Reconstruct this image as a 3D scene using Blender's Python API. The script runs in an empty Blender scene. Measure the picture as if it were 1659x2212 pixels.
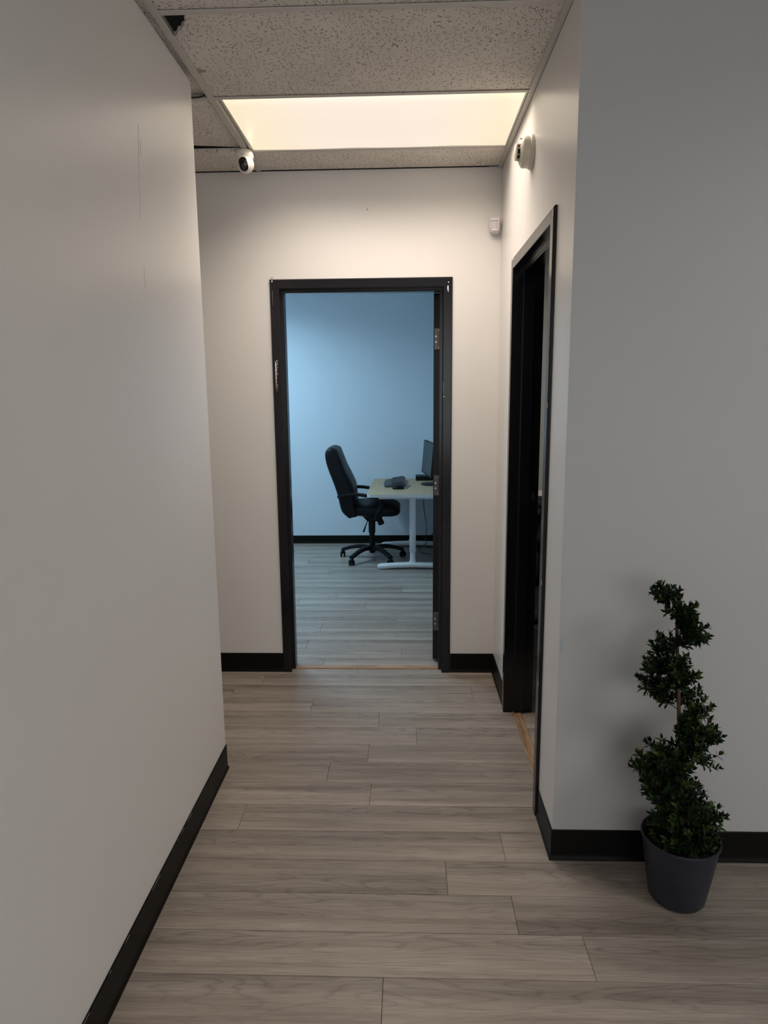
import bpy, bmesh, math, random
from mathutils import Vector, Matrix
random.seed(7)
PI = math.pi
S = bpy.context.scene
COL = S.collection
R = math.radians

# ------------------------------------------------------------------ camera
FPX, PITCH, ROLL, YAW, CAM_H = 1464.46, 0.17138, -0.00939, -0.03367, 1.5801
cam_d = bpy.data.cameras.new('camera')
cam = bpy.data.objects.new('camera', cam_d); COL.objects.link(cam)
cam_d.sensor_fit = 'HORIZONTAL'; cam_d.sensor_width = 36.0
cam_d.lens = FPX / 1659 * 36.0
cam_d.clip_start = 0.02
_f = Vector((math.sin(YAW), math.cos(YAW), 0)); _r = Vector((math.cos(YAW), -math.sin(YAW), 0)); _u = Vector((0, 0, 1))
_f2 = _f*math.cos(PITCH) - _u*math.sin(PITCH); _u2 = _u*math.cos(PITCH) + _f*math.sin(PITCH)
_r3 = _r*math.cos(ROLL) + _u2*math.sin(ROLL); _u3 = _u2*math.cos(ROLL) - _r*math.sin(ROLL)
M = Matrix((_r3, _u3, -_f2)).transposed().to_4x4(); M.translation = (0, 0, CAM_H)
cam.matrix_world = M
S.camera = cam

# ------------------------------------------------------------------ world, lamps, exposure
S.view_settings.view_transform = 'Standard'; S.view_settings.look = 'None'
S.view_settings.gamma = 1.0; S.view_settings.exposure = 0.0; S.view_settings.use_curve_mapping = False
wd = bpy.data.worlds.new('world'); S.world = wd; wd.use_nodes = True
wd.node_tree.nodes['Background'].inputs['Color'].default_value = (0.97, 0.98, 1.0, 1)
wd.node_tree.nodes['Background'].inputs['Strength'].default_value = 2.1

def area(name, loc, sx, sy, power, col, rot=(0, 0, 0), spread=180):
    l = bpy.data.lights.new(name, 'AREA'); l.shape = 'RECTANGLE'; l.size = sx; l.size_y = sy
    l.energy = power; l.color = col; l.spread = R(spread)
    o = bpy.data.objects.new(name, l); COL.objects.link(o); o.location = loc; o.rotation_euler = rot
    return o
LX0, LX1, LY0, LY1, HC = -0.712, 0.464, 2.846, 3.409, 2.716
# tubes behind the prismatic lens of the hall troffer (the lens throws light downward more than sideways)
area('hall_lamp', ((LX0+LX1)/2, (LY0+LY1)/2, HC-0.006), 1.16, 0.55, 15.0, (1.0, 0.84, 0.70), spread=140)
# cool troffer in the office, left of the doorway
area('office_lamp', (-1.75, 5.70, 2.70), 0.55, 1.15, 44.0, (0.52, 0.80, 1.0), spread=156)
# troffer of the front room
area('front_room_lamp', (2.55, 0.3, 2.70), 1.15, 0.55, 21.0, (1.0, 0.96, 0.91), spread=170)
area('side_room_fill', (2.2, 5.2, 2.70), 1.15, 0.55, 9.0, (1.0, 0.90, 0.80), spread=170)  # added fill for the side room, no fixture known there

# ------------------------------------------------------------------ materials
def new_mat(name):
    m = bpy.data.materials.new(name); m.use_nodes = True
    nt = m.node_tree; b = nt.nodes['Principled BSDF']
    return m, nt, b
def N(nt, t, **kw):
    n = nt.nodes.new(t)
    for k, v in kw.items():
        if k.startswith('i_'):
            n.inputs[k[2:].replace('_', ' ')].default_value = v
        else: setattr(n, k, v)
    return n
def ramp(nt, stops):
    n = nt.nodes.new('ShaderNodeValToRGB'); e = n.color_ramp.elements
    while len(e) < len(stops): e.new(0.5)
    for i, (p, c) in enumerate(stops):
        e[i].position = p; e[i].color = (c[0], c[1], c[2], 1) if not isinstance(c, (int, float)) else (c, c, c, 1)
    return n
def plain(name, col, rough=0.5, metal=0.0, bump=0.0, bscale=200.0, spec=0.5, var=0.0, vscale=6.0, sheen=0.0):
    m, nt, b = new_mat(name)
    b.inputs['Roughness'].default_value = rough; b.inputs['Metallic'].default_value = metal
    b.inputs['Specular IOR Level'].default_value = spec
    tc = N(nt, 'ShaderNodeTexCoord')
    nz = N(nt, 'ShaderNodeTexNoise'); nz.inputs['Scale'].default_value = vscale; nz.inputs['Detail'].default_value = 4
    nt.links.new(tc.outputs['Object'], nz.inputs['Vector'])
    lo = tuple(c*(1-var) for c in col); hi = tuple(min(1, c*(1+var)) for c in col)
    rp = ramp(nt, [(0.3, lo), (0.7, hi)])
    nt.links.new(nz.outputs['Fac'], rp.inputs['Fac']); nt.links.new(rp.outputs['Color'], b.inputs['Base Color'])
    if bump:
        nb = N(nt, 'ShaderNodeTexNoise'); nb.inputs['Scale'].default_value = bscale; nb.inputs['Detail'].default_value = 3
        nt.links.new(tc.outputs['Object'], nb.inputs['Vector'])
        bp = N(nt, 'ShaderNodeBump'); bp.inputs['Strength'].default_value = bump; bp.inputs['Distance'].default_value = 0.002
        nt.links.new(nb.outputs['Fac'], bp.inputs['Height']); nt.links.new(bp.outputs['Normal'], b.inputs['Normal'])
    return m
def emissive(name, col, strength, base=(0.8, 0.8, 0.8)):
    m, nt, b = new_mat(name)
    b.inputs['Base Color'].default_value = (*base, 1)
    b.inputs['Emission Color'].default_value = (*col, 1); b.inputs['Emission Strength'].default_value = strength
    return m

MAT = {}
MAT['wall'] = plain('satin_wall_paint', (0.765, 0.757, 0.745), 0.30, bump=0.12, bscale=160, var=0.012, vscale=2.2, spec=0.5)
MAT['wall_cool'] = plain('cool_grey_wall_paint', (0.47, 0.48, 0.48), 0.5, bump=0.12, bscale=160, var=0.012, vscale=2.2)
MAT['office_wall'] = plain('pale_blue_wall_paint', (0.60, 0.69, 0.76), 0.55, bump=0.1, bscale=160, var=0.012, vscale=2.0)
MAT['frame'] = plain('black_frame_enamel', (0.0085, 0.009, 0.0118), 0.19, bump=0.012, bscale=90, var=0.1, spec=0.38)
MAT['vinyl'] = plain('black_vinyl_base', (0.006, 0.0056, 0.0052), 0.42, bump=0.06, bscale=60, var=0.1, spec=0.12)
MAT['tee'] = plain('grid_tee_paint', (0.60, 0.57, 0.53), 0.45, var=0.03)
MAT['plenum'] = plain('plenum_dark', (0.01, 0.01, 0.011), 0.9)
MAT['white_chip'] = plain('bare_white_primer', (0.80, 0.79, 0.77), 0.6)
MAT['grey_scuff'] = plain('grey_scuff', (0.40, 0.38, 0.36), 0.7)
MAT['pale_scuff'] = plain('pale_scuff', (0.52, 0.50, 0.47), 0.6)
MAT['dark_scuff'] = plain('dark_scuff', (0.12, 0.115, 0.11), 0.6)
MAT['stain'] = plain('brown_stain', (0.40, 0.34, 0.28), 0.9)
MAT['logo_grey'] = plain('logo_grey', (0.60, 0.575, 0.54), 0.5)
MAT['blue_patch'] = plain('touch_up_paint', (0.36, 0.44, 0.50), 0.5)
MAT['steel'] = plain('brushed_steel', (0.125, 0.122, 0.118), 0.5, metal=0.25, var=0.08, vscale=40)
MAT['screw'] = plain('screw_zinc', (0.72, 0.72, 0.72), 0.35, metal=0.6)
MAT['dark_hole'] = plain('dark_recess', (0.012, 0.012, 0.012), 0.8)
MAT['white_plastic'] = plain('white_plastic', (0.84, 0.80, 0.74), 0.38, var=0.01)
MAT['lilac_plastic'] = plain('cool_white_plastic', (0.78, 0.74, 0.77), 0.4, var=0.01)
MAT['lens_film'] = plain('sensor_lens_film', (0.62, 0.60, 0.66), 0.5)
MAT['cream_plastic'] = plain('aged_cream_plastic', (0.74, 0.69, 0.58), 0.42, var=0.03, vscale=20)
MAT['gloss_black'] = plain('glossy_black_glass', (0.012, 0.010, 0.012), 0.12)
MAT['lens_glass'] = plain('lens_glass', (0.02, 0.025, 0.03), 0.05)
MAT['red_led'] = plain('red_led_cap', (0.45, 0.02, 0.02), 0.3)
MAT['green_led'] = plain('green_led_cap', (0.05, 0.30, 0.12), 0.3)
MAT['leather'] = plain('black_leather', (0.006, 0.0065, 0.008), 0.45, bump=0.25, bscale=120, var=0.15, spec=0.16)
MAT['black_plastic'] = plain('black_plastic', (0.007, 0.0075, 0.009), 0.45, bump=0.05, var=0.1, spec=0.18)
MAT['desk_metal'] = plain('white_powder_coat', (0.60, 0.615, 0.63), 0.45, bump=0.05, bscale=300)
MAT['screen'] = plain('dark_screen', (0.016, 0.018, 0.024), 0.35, spec=0.3)
MAT['charcoal'] = plain('charcoal_plastic', (0.035, 0.038, 0.045), 0.5)
MAT['key'] = plain('key_cap', (0.022, 0.024, 0.030), 0.45)
MAT['cable'] = plain('black_rubber', (0.012, 0.012, 0.014), 0.5)
MAT['pot'] = plain('slate_blue_pot', (0.016, 0.019, 0.033), 0.42, bump=0.06, bscale=120, var=0.08, vscale=14)
MAT['soil'] = plain('dark_moss', (0.012, 0.014, 0.008), 0.9, bump=0.6, bscale=80)
MAT['bark'] = plain('brown_stem', (0.060, 0.034, 0.022), 0.7, bump=0.4, bscale=60, var=0.2, vscale=25)
MAT['paper'] = plain('paper', (0.72, 0.69, 0.65), 0.7)
MAT['grey_fabric'] = plain('grey_fabric', (0.16, 0.15, 0.145), 0.8, bump=0.3, bscale=400)
MAT['window_white'] = plain('window_frame_paint', (0.7, 0.7, 0.7), 0.5)
def leaf_mat(name, a, b2):
    m, nt, b = new_mat(name)
    oi = N(nt, 'ShaderNodeObjectInfo'); geo = N(nt, 'ShaderNodeNewGeometry')
    mx = N(nt, 'ShaderNodeMath', operation='ADD'); nt.links.new(oi.outputs['Random'], mx.inputs[0]); nt.links.new(geo.outputs['Random Per Island'], mx.inputs[1])
    fr = N(nt, 'ShaderNodeMath', operation='FRACT'); nt.links.new(mx.outputs[0], fr.inputs[0])
    rp = ramp(nt, [(0.0, a), (1.0, b2)]); nt.links.new(fr.outputs[0], rp.inputs['Fac'])
    nt.links.new(rp.outputs['Color'], b.inputs['Base Color'])
    b.inputs['Roughness'].default_value = 0.42; b.inputs['Specular IOR Level'].default_value = 0.14
    return m
MAT['leaf'] = leaf_mat('dark_box_leaf', (0.005, 0.012, 0.004), (0.012, 0.028, 0.008))
MAT['leaf_bright'] = leaf_mat('fresh_tip_leaf', (0.026, 0.050, 0.011), (0.046, 0.085, 0.018))

# wood laminate: contour-line cathedral grain, one offset per plank
def wood(name, c_dark, c_mid, c_light, rough=0.42, ringk=13.0, along='X', streak=0.30, halves=0.0):
    m, nt, b = new_mat(name)
    L = nt.links.new
    tc = N(nt, 'ShaderNodeTexCoord'); oi = N(nt, 'ShaderNodeObjectInfo')
    rnd = N(nt, 'ShaderNodeMath', operation='MULTIPLY'); rnd.inputs[1].default_value = 91.0; L(oi.outputs['Random'], rnd.inputs[0])
    cmb = N(nt, 'ShaderNodeCombineXYZ')
    for i in range(3): L(rnd.outputs[0], cmb.inputs[i])
    add = N(nt, 'ShaderNodeVectorMath', operation='ADD'); L(tc.outputs['Object'], add.inputs[0]); L(cmb.outputs[0], add.inputs[1])
    def scaled(sx, sy):
        v = N(nt, 'ShaderNodeVectorMath', operation='MULTIPLY'); v.inputs[1].default_value = (sx, sy, 1) if along == 'X' else (sy, sx, 1)
        L(add.outputs[0], v.inputs[0]); return v
    v1 = scaled(1.8, 15.0)
    n1 = N(nt, 'ShaderNodeTexNoise'); n1.inputs['Scale'].default_value = 1.0; n1.inputs['Detail'].default_value = 1.5; n1.inputs['Roughness'].default_value = 0.35
    L(v1.outputs[0], n1.inputs['Vector'])
    k = N(nt, 'ShaderNodeMath', operation='MULTIPLY'); k.inputs[1].default_value = ringk; L(n1.outputs['Fac'], k.inputs[0])
    v3 = scaled(14, 130); n3 = N(nt, 'ShaderNodeTexNoise'); n3.inputs['Scale'].default_value = 1.0; n3.inputs['Detail'].default_value = 3
    L(v3.outputs[0], n3.inputs['Vector'])
    j = N(nt, 'ShaderNodeMath', operation='MULTIPLY_ADD'); j.inputs[1].default_value = 0.45; L(n3.outputs['Fac'], j.inputs[0]); L(k.outputs[0], j.inputs[2])
    pp = N(nt, 'ShaderNodeMath', operation='PINGPONG'); pp.inputs[1].default_value = 0.5; L(j.outputs[0], pp.inputs[0])
    ring = ramp(nt, [(0.0, 0.0), (0.08, 0.5), (0.22, 1.0)]); L(pp.outputs[0], ring.inputs['Fac'])
    v2 = scaled(0.9, 22.0); n2 = N(nt, 'ShaderNodeTexNoise'); n2.inputs['Scale'].default_value = 1.0; n2.inputs['Detail'].default_value = 5; n2.inputs['Roughness'].default_value = 0.65
    L(v2.outputs[0], n2.inputs['Vector'])
    band = ramp(nt, [(0.30, c_dark), (0.5, c_mid), (0.68, c_light)]); L(n2.outputs['Fac'], band.inputs['Fac'])
    mx = N(nt, 'ShaderNodeMix', data_type='RGBA', blend_type='MULTIPLY'); mx.inputs[0].default_value = streak
    L(band.outputs['Color'], mx.inputs[6]); L(ring.outputs['Color'], mx.inputs[7])
    # fine pores
    v4 = scaled(9, 260); n4 = N(nt, 'ShaderNodeTexNoise'); n4.inputs['Scale'].default_value = 1.0; n4.inputs['Detail'].default_value = 2
    L(v4.outputs[0], n4.inputs['Vector'])
    por = ramp(nt, [(0.32, 0.62), (0.55, 1.0)]); L(n4.outputs['Fac'], por.inputs['Fac'])
    mx2 = N(nt, 'ShaderNodeMix', data_type='RGBA', blend_type='MULTIPLY'); mx2.inputs[0].default_value = 0.55
    L(mx.outputs[2], mx2.inputs[6]); L(por.outputs['Color'], mx2.inputs[7])
    # the cathedral half of a board is a little darker than its straight-grained half
    src = mx2.outputs[2]
    if halves:
        sy = N(nt, 'ShaderNodeSeparateXYZ'); L(tc.outputs['Object'], sy.inputs[0])
        sg = N(nt, 'ShaderNodeMath', operation='GREATER_THAN'); sg.inputs[1].default_value = 0.18; L(oi.outputs['Random'], sg.inputs[0])
        sg2 = N(nt, 'ShaderNodeMath', operation='MULTIPLY_ADD'); sg2.inputs[1].default_value = 2.0; sg2.inputs[2].default_value = -1.0; L(sg.outputs[0], sg2.inputs[0])
        yy = N(nt, 'ShaderNodeMath', operation='MULTIPLY'); L(sy.outputs['Y'], yy.inputs[0]); L(sg2.outputs[0], yy.inputs[1])
        wob = N(nt, 'ShaderNodeMath', operation='MULTIPLY_ADD'); wob.inputs[1].default_value = 0.16; L(n1.outputs['Fac'], wob.inputs[0]); L(yy.outputs[0], wob.inputs[2])
        mr = N(nt, 'ShaderNodeMapRange'); mr.interpolation_type = 'SMOOTHSTEP'; mr.inputs['From Min'].default_value = 0.04; mr.inputs['From Max'].default_value = 0.12
        L(wob.outputs[0], mr.inputs['Value'])
        # rings fade out in the straight-grained half
        fade = N(nt, 'ShaderNodeMapRange'); fade.inputs['To Min'].default_value = streak*0.35; fade.inputs['To Max'].default_value = streak; L(mr.outputs[0], fade.inputs['Value'])
        L(fade.outputs[0], mx.inputs[0])
        hv = N(nt, 'ShaderNodeMapRange'); hv.inputs['To Min'].default_value = 1.0+halves*0.5; hv.inputs['To Max'].default_value = 1.0-halves*0.5; L(mr.outputs[0], hv.inputs['Value'])
        vs = N(nt, 'ShaderNodeVectorMath', operation='SCALE'); L(src, vs.inputs[0]); L(hv.outputs[0], vs.inputs['Scale']); src = vs.outputs[0]
    # plank to plank tone
    tone = N(nt, 'ShaderNodeMapRange'); tone.inputs['To Min'].default_value = 0.90; tone.inputs['To Max'].default_value = 1.08
    L(oi.outputs['Random'], tone.inputs['Value'])
    mx3 = N(nt, 'ShaderNodeVectorMath', operation='SCALE'); L(src, mx3.inputs[0]); L(tone.outputs[0], mx3.inputs['Scale'])
    L(mx3.outputs[0], b.inputs['Base Color'])
    b.inputs['Roughness'].default_value = rough
    bp = N(nt, 'ShaderNodeBump'); bp.inputs['Strength'].default_value = 0.12; bp.inputs['Distance'].default_value = 0.001
    L(n4.outputs['Fac'], bp.inputs['Height']); L(bp.outputs['Normal'], b.inputs['Normal'])
    return m
MAT['plank'] = wood('grey_oak_laminate', (0.205, 0.174, 0.149), (0.305, 0.264, 0.228), (0.375, 0.330, 0.288), 0.40, halves=0.16)
MAT['oak'] = wood('oak_threshold', (0.26, 0.155, 0.09), (0.36, 0.225, 0.135), (0.44, 0.29, 0.185), 0.45, ringk=9, streak=0.4)
MAT['oak_y'] = wood('oak_threshold_long', (0.30, 0.18, 0.095), (0.40, 0.25, 0.14), (0.48, 0.32, 0.19), 0.45, ringk=9, along='Y', streak=0.45)
MAT['birch'] = wood('birch_desktop', (0.42, 0.29, 0.165), (0.46, 0.325, 0.185), (0.50, 0.36, 0.21), 0.45, ringk=4, along='Y', streak=0.08)
MAT['slab'] = plain('slab_brown', (0.13, 0.11, 0.092), 0.8)  # dull brown slab that shows in the plank seams

def tile_mat():
    m, nt, b = new_mat('fissured_ceiling_tile'); L = nt.links.new
    tc = N(nt, 'ShaderNodeTexCoord')
    dn = N(nt, 'ShaderNodeTexNoise'); dn.inputs['Scale'].default_value = 7.0; dn.inputs['Detail'].default_value = 1
    L(tc.outputs['Object'], dn.inputs['Vector'])
    off = N(nt, 'ShaderNodeVectorMath', operation='MULTIPLY_ADD'); off.inputs[1].default_value = (0.10, 0.10, 0.0)
    L(dn.outputs['Color'], off.inputs[0]); L(tc.outputs['Object'], off.inputs[2])
    facs = []
    for sx, sy, sc, th, keep in ((1.0, 0.30, 135, 0.17, 0.42), (0.34, 1.0, 128, 0.17, 0.38), (1, 1, 230, 0.17, 0.22)):
        v = N(nt, 'ShaderNodeVectorMath', operation='MULTIPLY'); v.inputs[1].default_value = (sx, sy, 1); L(off.outputs[0], v.inputs[0])
        vo = N(nt, 'ShaderNodeTexVoronoi'); vo.voronoi_dimensions = '2D'; vo.inputs['Scale'].default_value = sc; L(v.outputs[0], vo.inputs['Vector'])
        r1 = ramp(nt, [(th*0.6, 1.0), (th*1.3, 0.0)]); L(vo.outputs['Distance'], r1.inputs['Fac'])
        sep = N(nt, 'ShaderNodeSeparateColor'); L(vo.outputs['Color'], sep.inputs[0])
        lt = N(nt, 'ShaderNodeMath', operation='LESS_THAN'); lt.inputs[1].default_value = keep; L(sep.outputs[0], lt.inputs[0])
        mu = N(nt, 'ShaderNodeMath', operation='MULTIPLY'); L(r1.outputs['Color'], mu.inputs[0]); L(lt.outputs[0], mu.inputs[1])
        facs.append(mu)
    a1 = N(nt, 'ShaderNodeMath', operation='MAXIMUM'); L(facs[0].outputs[0], a1.inputs[0]); L(facs[1].outputs[0], a1.inputs[1])
    a2 = N(nt, 'ShaderNodeMath', operation='MAXIMUM'); L(a1.outputs[0], a2.inputs[0]); L(facs[2].outputs[0], a2.inputs[1])
    cn = N(nt, 'ShaderNodeTexNoise'); cn.inputs['Scale'].default_value = 5.0; cn.inputs['Detail'].default_value = 4
    L(tc.outputs['Object'], cn.inputs['Vector'])
    base = ramp(nt, [(0.3, (0.76, 0.71, 0.655)), (0.7, (0.83, 0.78, 0.725))]); L(cn.outputs['Fac'], base.inputs['Fac'])
    mx = N(nt, 'ShaderNodeMix', data_type='RGBA'); L(a2.outputs[0], mx.inputs[0]); L(base.outputs['Color'], mx.inputs[6]); mx.inputs[7].default_value = (0.20, 0.16, 0.13, 1)
    L(mx.outputs[2], b.inputs['Base Color']); b.inputs['Roughness'].default_value = 0.9
    inv = N(nt, 'ShaderNodeMath', operation='SUBTRACT'); inv.inputs[0].default_value = 1.0; L(a2.outputs[0], inv.inputs[1])
    bp = N(nt, 'ShaderNodeBump'); bp.inputs['Strength'].default_value = 0.5; bp.inputs['Distance'].default_value = 0.003
    L(inv.outputs[0], bp.inputs['Height']); L(bp.outputs['Normal'], b.inputs['Normal'])
    return m
MAT['tile'] = tile_mat()

def diffuser_mat():
    m, nt, b = new_mat('prismatic_lens'); L = nt.links.new
    tc = N(nt, 'ShaderNodeTexCoord')
    vo = N(nt, 'ShaderNodeTexVoronoi'); vo.inputs['Scale'].default_value = 150.0; vo.inputs['Randomness'].default_value = 0.0
    L(tc.outputs['Object'], vo.inputs['Vector'])
    nz = N(nt, 'ShaderNodeTexNoise'); nz.inputs['Scale'].default_value = 2.0; L(tc.outputs['Object'], nz.inputs['Vector'])
    # two tubes seen through the acrylic: brighter along their lines, dimmer near the ends
    sp = N(nt, 'ShaderNodeSeparateXYZ'); L(tc.outputs['Object'], sp.inputs[0])
    ab = N(nt, 'ShaderNodeMath', operation='ABSOLUTE'); L(sp.outputs['X'], ab.inputs[0])
    ends = N(nt, 'ShaderNodeMapRange'); ends.inputs['From Min'].default_value = 0.20; ends.inputs['From Max'].default_value = 0.60
    ends.inputs['To Min'].default_value = 0.0; ends.inputs['To Max'].default_value = 1.0; ends.interpolation_type = 'SMOOTHSTEP'; L(ab.outputs[0], ends.inputs['Value'])
    cr = ramp(nt, [(0.0, (0.92, 0.78, 0.66)), (1.0, (0.93, 0.79, 0.56))]); L(ends.outputs[0], cr.inputs['Fac'])
    dots = ramp(nt, [(0.1, 0.86), (0.5, 1.0)]); L(vo.outputs['Distance'], dots.inputs['Fac'])
    mx = N(nt, 'ShaderNodeMix', data_type='RGBA', blend_type='MULTIPLY'); mx.inputs[0].default_value = 0.8
    L(cr.outputs['Color'], mx.inputs[6]); L(dots.outputs['Color'], mx.inputs[7])
    ln = N(nt, 'ShaderNodeMapRange'); ln.inputs['From Min'].default_value = -0.282; ln.inputs['From Max'].default_value = -0.20
    ln.inputs['To Min'].default_value = 1.18; ln.inputs['To Max'].default_value = 1.0; L(sp.outputs['Y'], ln.inputs['Value'])
    sc = N(nt, 'ShaderNodeVectorMath', operation='SCALE'); L(mx.outputs[2], sc.inputs[0]); L(ln.outputs[0], sc.inputs['Scale'])
    L(sc.outputs[0], b.inputs['Emission Color']); b.inputs['Emission Strength'].default_value = 1.0
    b.inputs['Base Color'].default_value = (0.05, 0.05, 0.05, 1); b.inputs['Roughness'].default_value = 0.3
    return m
MAT['diffuser'] = diffuser_mat()
MAT['cool_panel'] = emissive('cool_lamp_panel', (0.7, 0.88, 1.0), 2.0)
MAT['neutral_panel'] = emissive('neutral_lamp_panel', (1.0, 0.96, 0.9), 2.0)

# ------------------------------------------------------------------ mesh helpers
WLOC = {}
def wl(o): return WLOC.get(o.name, Vector((0, 0, 0)))
def link(o, parent=None, loc=None):
    COL.objects.link(o)
    base = Vector((0, 0, 0))
    if parent is not None: o.parent = parent; base = wl(parent)
    L = Vector(loc) if loc is not None else base
    o.location = L - base; WLOC[o.name] = L
    return o
def obj(name, bm, mat, parent=None, loc=None, smooth=False, kind=None):
    """bm holds world coordinates; the object's origin goes to loc (or the parent's origin)."""
    L = Vector(loc) if loc is not None else (wl(parent) if parent is not None else Vector((0, 0, 0)))
    bmesh.ops.recalc_face_normals(bm, faces=bm.faces[:])
    if smooth:
        for f in bm.faces: f.smooth = True
        for e in bm.edges:
            if len(e.link_faces) == 2 and e.calc_face_angle(0) > R(38): e.smooth = False
    bmesh.ops.translate(bm, verts=bm.verts[:], vec=-L)
    me = bpy.data.meshes.new(name); bm.to_mesh(me); bm.free()
    for m in (mat if isinstance(mat, (list, tuple)) else [mat]): me.materials.append(MAT[m])
    o = bpy.data.objects.new(name, me)
    if kind: o['kind'] = kind
    return link(o, parent, L)
def thing(name, label, cat, loc, group=None, rotz=0):
    o = bpy.data.objects.new(name, None); o.empty_display_size = 0.1
    link(o, None, loc); o['label'] = label; o['category'] = cat
    if group: o['group'] = group
    return o
def struct(name, bm, mat, loc=None, **k):
    o = obj(name, bm, mat, None, loc, **k); o['kind'] = 'structure'; return o
def struct_empty(name, loc):
    o = bpy.data.objects.new(name, None); link(o, None, loc); o['kind'] = 'structure'; return o
def tag(o, label, cat, group=None):
    o['label'] = label; o['category'] = cat
    if group: o['group'] = group
    return o
def bx(bm, x0, y0, z0, x1, y1, z1, bev=0.0, seg=1, mat=None):
    r = bmesh.ops.create_cube(bm, size=1.0); vs = r['verts']
    bmesh.ops.scale(bm, vec=(x1-x0, y1-y0, z1-z0), verts=vs)
    bmesh.ops.translate(bm, vec=((x0+x1)/2, (y0+y1)/2, (z0+z1)/2), verts=vs)
    if bev:
        es = list({e for v in vs for e in v.link_edges})
        bmesh.ops.bevel(bm, geom=es, offset=bev, segments=seg, affect='EDGES', profile=0.5)
    return bm
def box(*a, **k): return bx(bmesh.new(), *a, **k)
def loft(bm, rings, cap0=True, cap1=True, closed=True):
    vr = [[bm.verts.new(p) for p in r] for r in rings]
    n = len(vr[0])
    for a, b in zip(vr, vr[1:]):
        for i in range(n if closed else n-1):
            j = (i+1) % n
            bm.faces.new((a[i], a[j], b[j], b[i]))
    if cap0: bm.faces.new(vr[0])
    if cap1: bm.faces.new(vr[-1])
    return bm
def lathe(bm, prof, c=(0, 0, 0), n=32, rot=None, cap0=True, cap1=True):
    rings = []
    for r, z in prof:
        ring = []
        for i in range(n):
            a = 2*PI*i/n; p = Vector((max(r, 1e-4)*math.cos(a), max(r, 1e-4)*math.sin(a), z))
            if rot is not None: p = rot @ p
            ring.append(p + Vector(c))
        rings.append(ring)
    return loft(bm, rings, cap0, cap1)
def sring(c, ax, ay, ex=2.0, n=24):
    """superellipse ring round c with half axes ax, ay (vectors)"""
    c, ax, ay = Vector(c), Vector(ax), Vector(ay); out = []
    for i in range(n):
        t = 2*PI*i/n; ct, st = math.cos(t), math.sin(t)
        out.append(c + ax*(math.copysign(abs(ct)**(2/ex), ct)) + ay*(math.copysign(abs(st)**(2/ex), st)))
    return out
def smooth_path(pts, k=6):
    pts = [Vector(p) for p in pts]; out = []
    for i in range(len(pts)-1):
        p0 = pts[max(i-1, 0)]; p1 = pts[i]; p2 = pts[i+1]; p3 = pts[min(i+2, len(pts)-1)]
        for s in range(k):
            t = s/k
            out.append(0.5*((2*p1)+(p2-p0)*t+(2*p0-5*p1+4*p2-p3)*t*t+(3*p1-p0-3*p2+p3)*t**3))
    out.append(pts[-1]); return out
def sweep(bm, pts, w, h, up=(0, 0, 1), n=10, ex=3.0, k=5):
    """sweep a rounded section (half sizes w sideways, h along up; numbers or lists) along pts"""
    P = smooth_path(pts, k) if k > 1 else [Vector(p) for p in pts]
    m = len(P); rings = []; up = Vector(up)
    def val(v, t):
        if isinstance(v, (int, float)): return v
        f = t*(len(v)-1); i = min(int(f), len(v)-2); return v[i]+(v[i+1]-v[i])*(f-i)
    for i, p in enumerate(P):
        d = (P[min(i+1, m-1)]-P[max(i-1, 0)]).normalized()
        s = d.cross(up)
        if s.length < 1e-3: s = d.cross(Vector((1, 0, 0)))
        s.normalize(); u = s.cross(d).normalized(); t = i/(m-1)
        rings.append(sring(p, s*val(w, t), u*val(h, t), ex, n))
    return loft(bm, rings)
def prism(bm, poly, z0, z1):
    """vertical prism over a polygon of (x, y)"""
    return loft(bm, [[Vector((x, y, z0)) for x, y in poly], [Vector((x, y, z1)) for x, y in poly]])

# ------------------------------------------------------------------ the room: measures
XL, YL = -0.777, 2.6625          # left wall face, its far end
XR, YR = 0.4935, 2.1152          # right wall face, its near corner
YB = 3.708                       # back wall face
T = 0.12
YO = 7.15                        # far wall of the office
X0, X1 = -0.668, 0.197           # back doorway
RY0, RY1 = 2.402, 3.206          # right doorway
DH = 2.134

# floor slab and planks
floor = struct('floor', box(-3.2, -4.0, -0.12, 4.2, 7.3, -0.006), 'slab')
def plank(x0, x1, y0, y1):
    g = 0.0006
    bm = bmesh.new()
    b, t = 0.0, 0.0012
    base = [(x0+g, y0+g), (x1-g, y0+g), (x1-g, y1-g), (x0+g, y1-g)]
    top = [(x0+g+t, y0+g+t), (x1-g-t, y0+g+t), (x1-g-t, y1-g-t), (x0+g+t, y1-g-t)]
    loft(bm, [[Vector((x, y, -0.006)) for x, y in base], [Vector((x, y, -0.0008)) for x, y in base], [Vector((x, y, 0)) for x, y in top]], cap0=False)
    obj('floor_plank', bm, 'plank', floor, loc=((x0+x1)/2, (y0+y1)/2, 0))
PL = 1.29
def row(y0, y1, xa, xb, butt):
    x = butt
    while x > xa: x -= PL
    x += PL
    edges = [xa]
    while x < xb-0.02:
        if x > xa+0.02: edges.append(x)
        x += PL
    edges.append(xb)
    for a, b in zip(edges, edges[1:]): plank(a, b, y0, y1)
HB = {-1: -.069, 0: .514, 1: .329, 2: .128, 3: .336, 4: .66, 5: -.149, 6: -.337, 7: -.174, 8: .043, 9: -.14, 10: -.492, 11: .347, 12: -.81, 13: -.286}
W = 0.1583
for k in range(-24, 14):
    y0 = 1.619+W*k; y1 = min(y0+W, 3.762)
    b = HB.get(k, ((k*0.47) % PL)-0.4)
    if y1 <= YR: row(y0, y1, XL, 3.9, b)
    elif y1 <= YL: row(y0, y1, XL, 0.56 if y0 > YR else 3.9, b)
    else: row(y0, y1, -2.6, 0.56, b)
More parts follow.
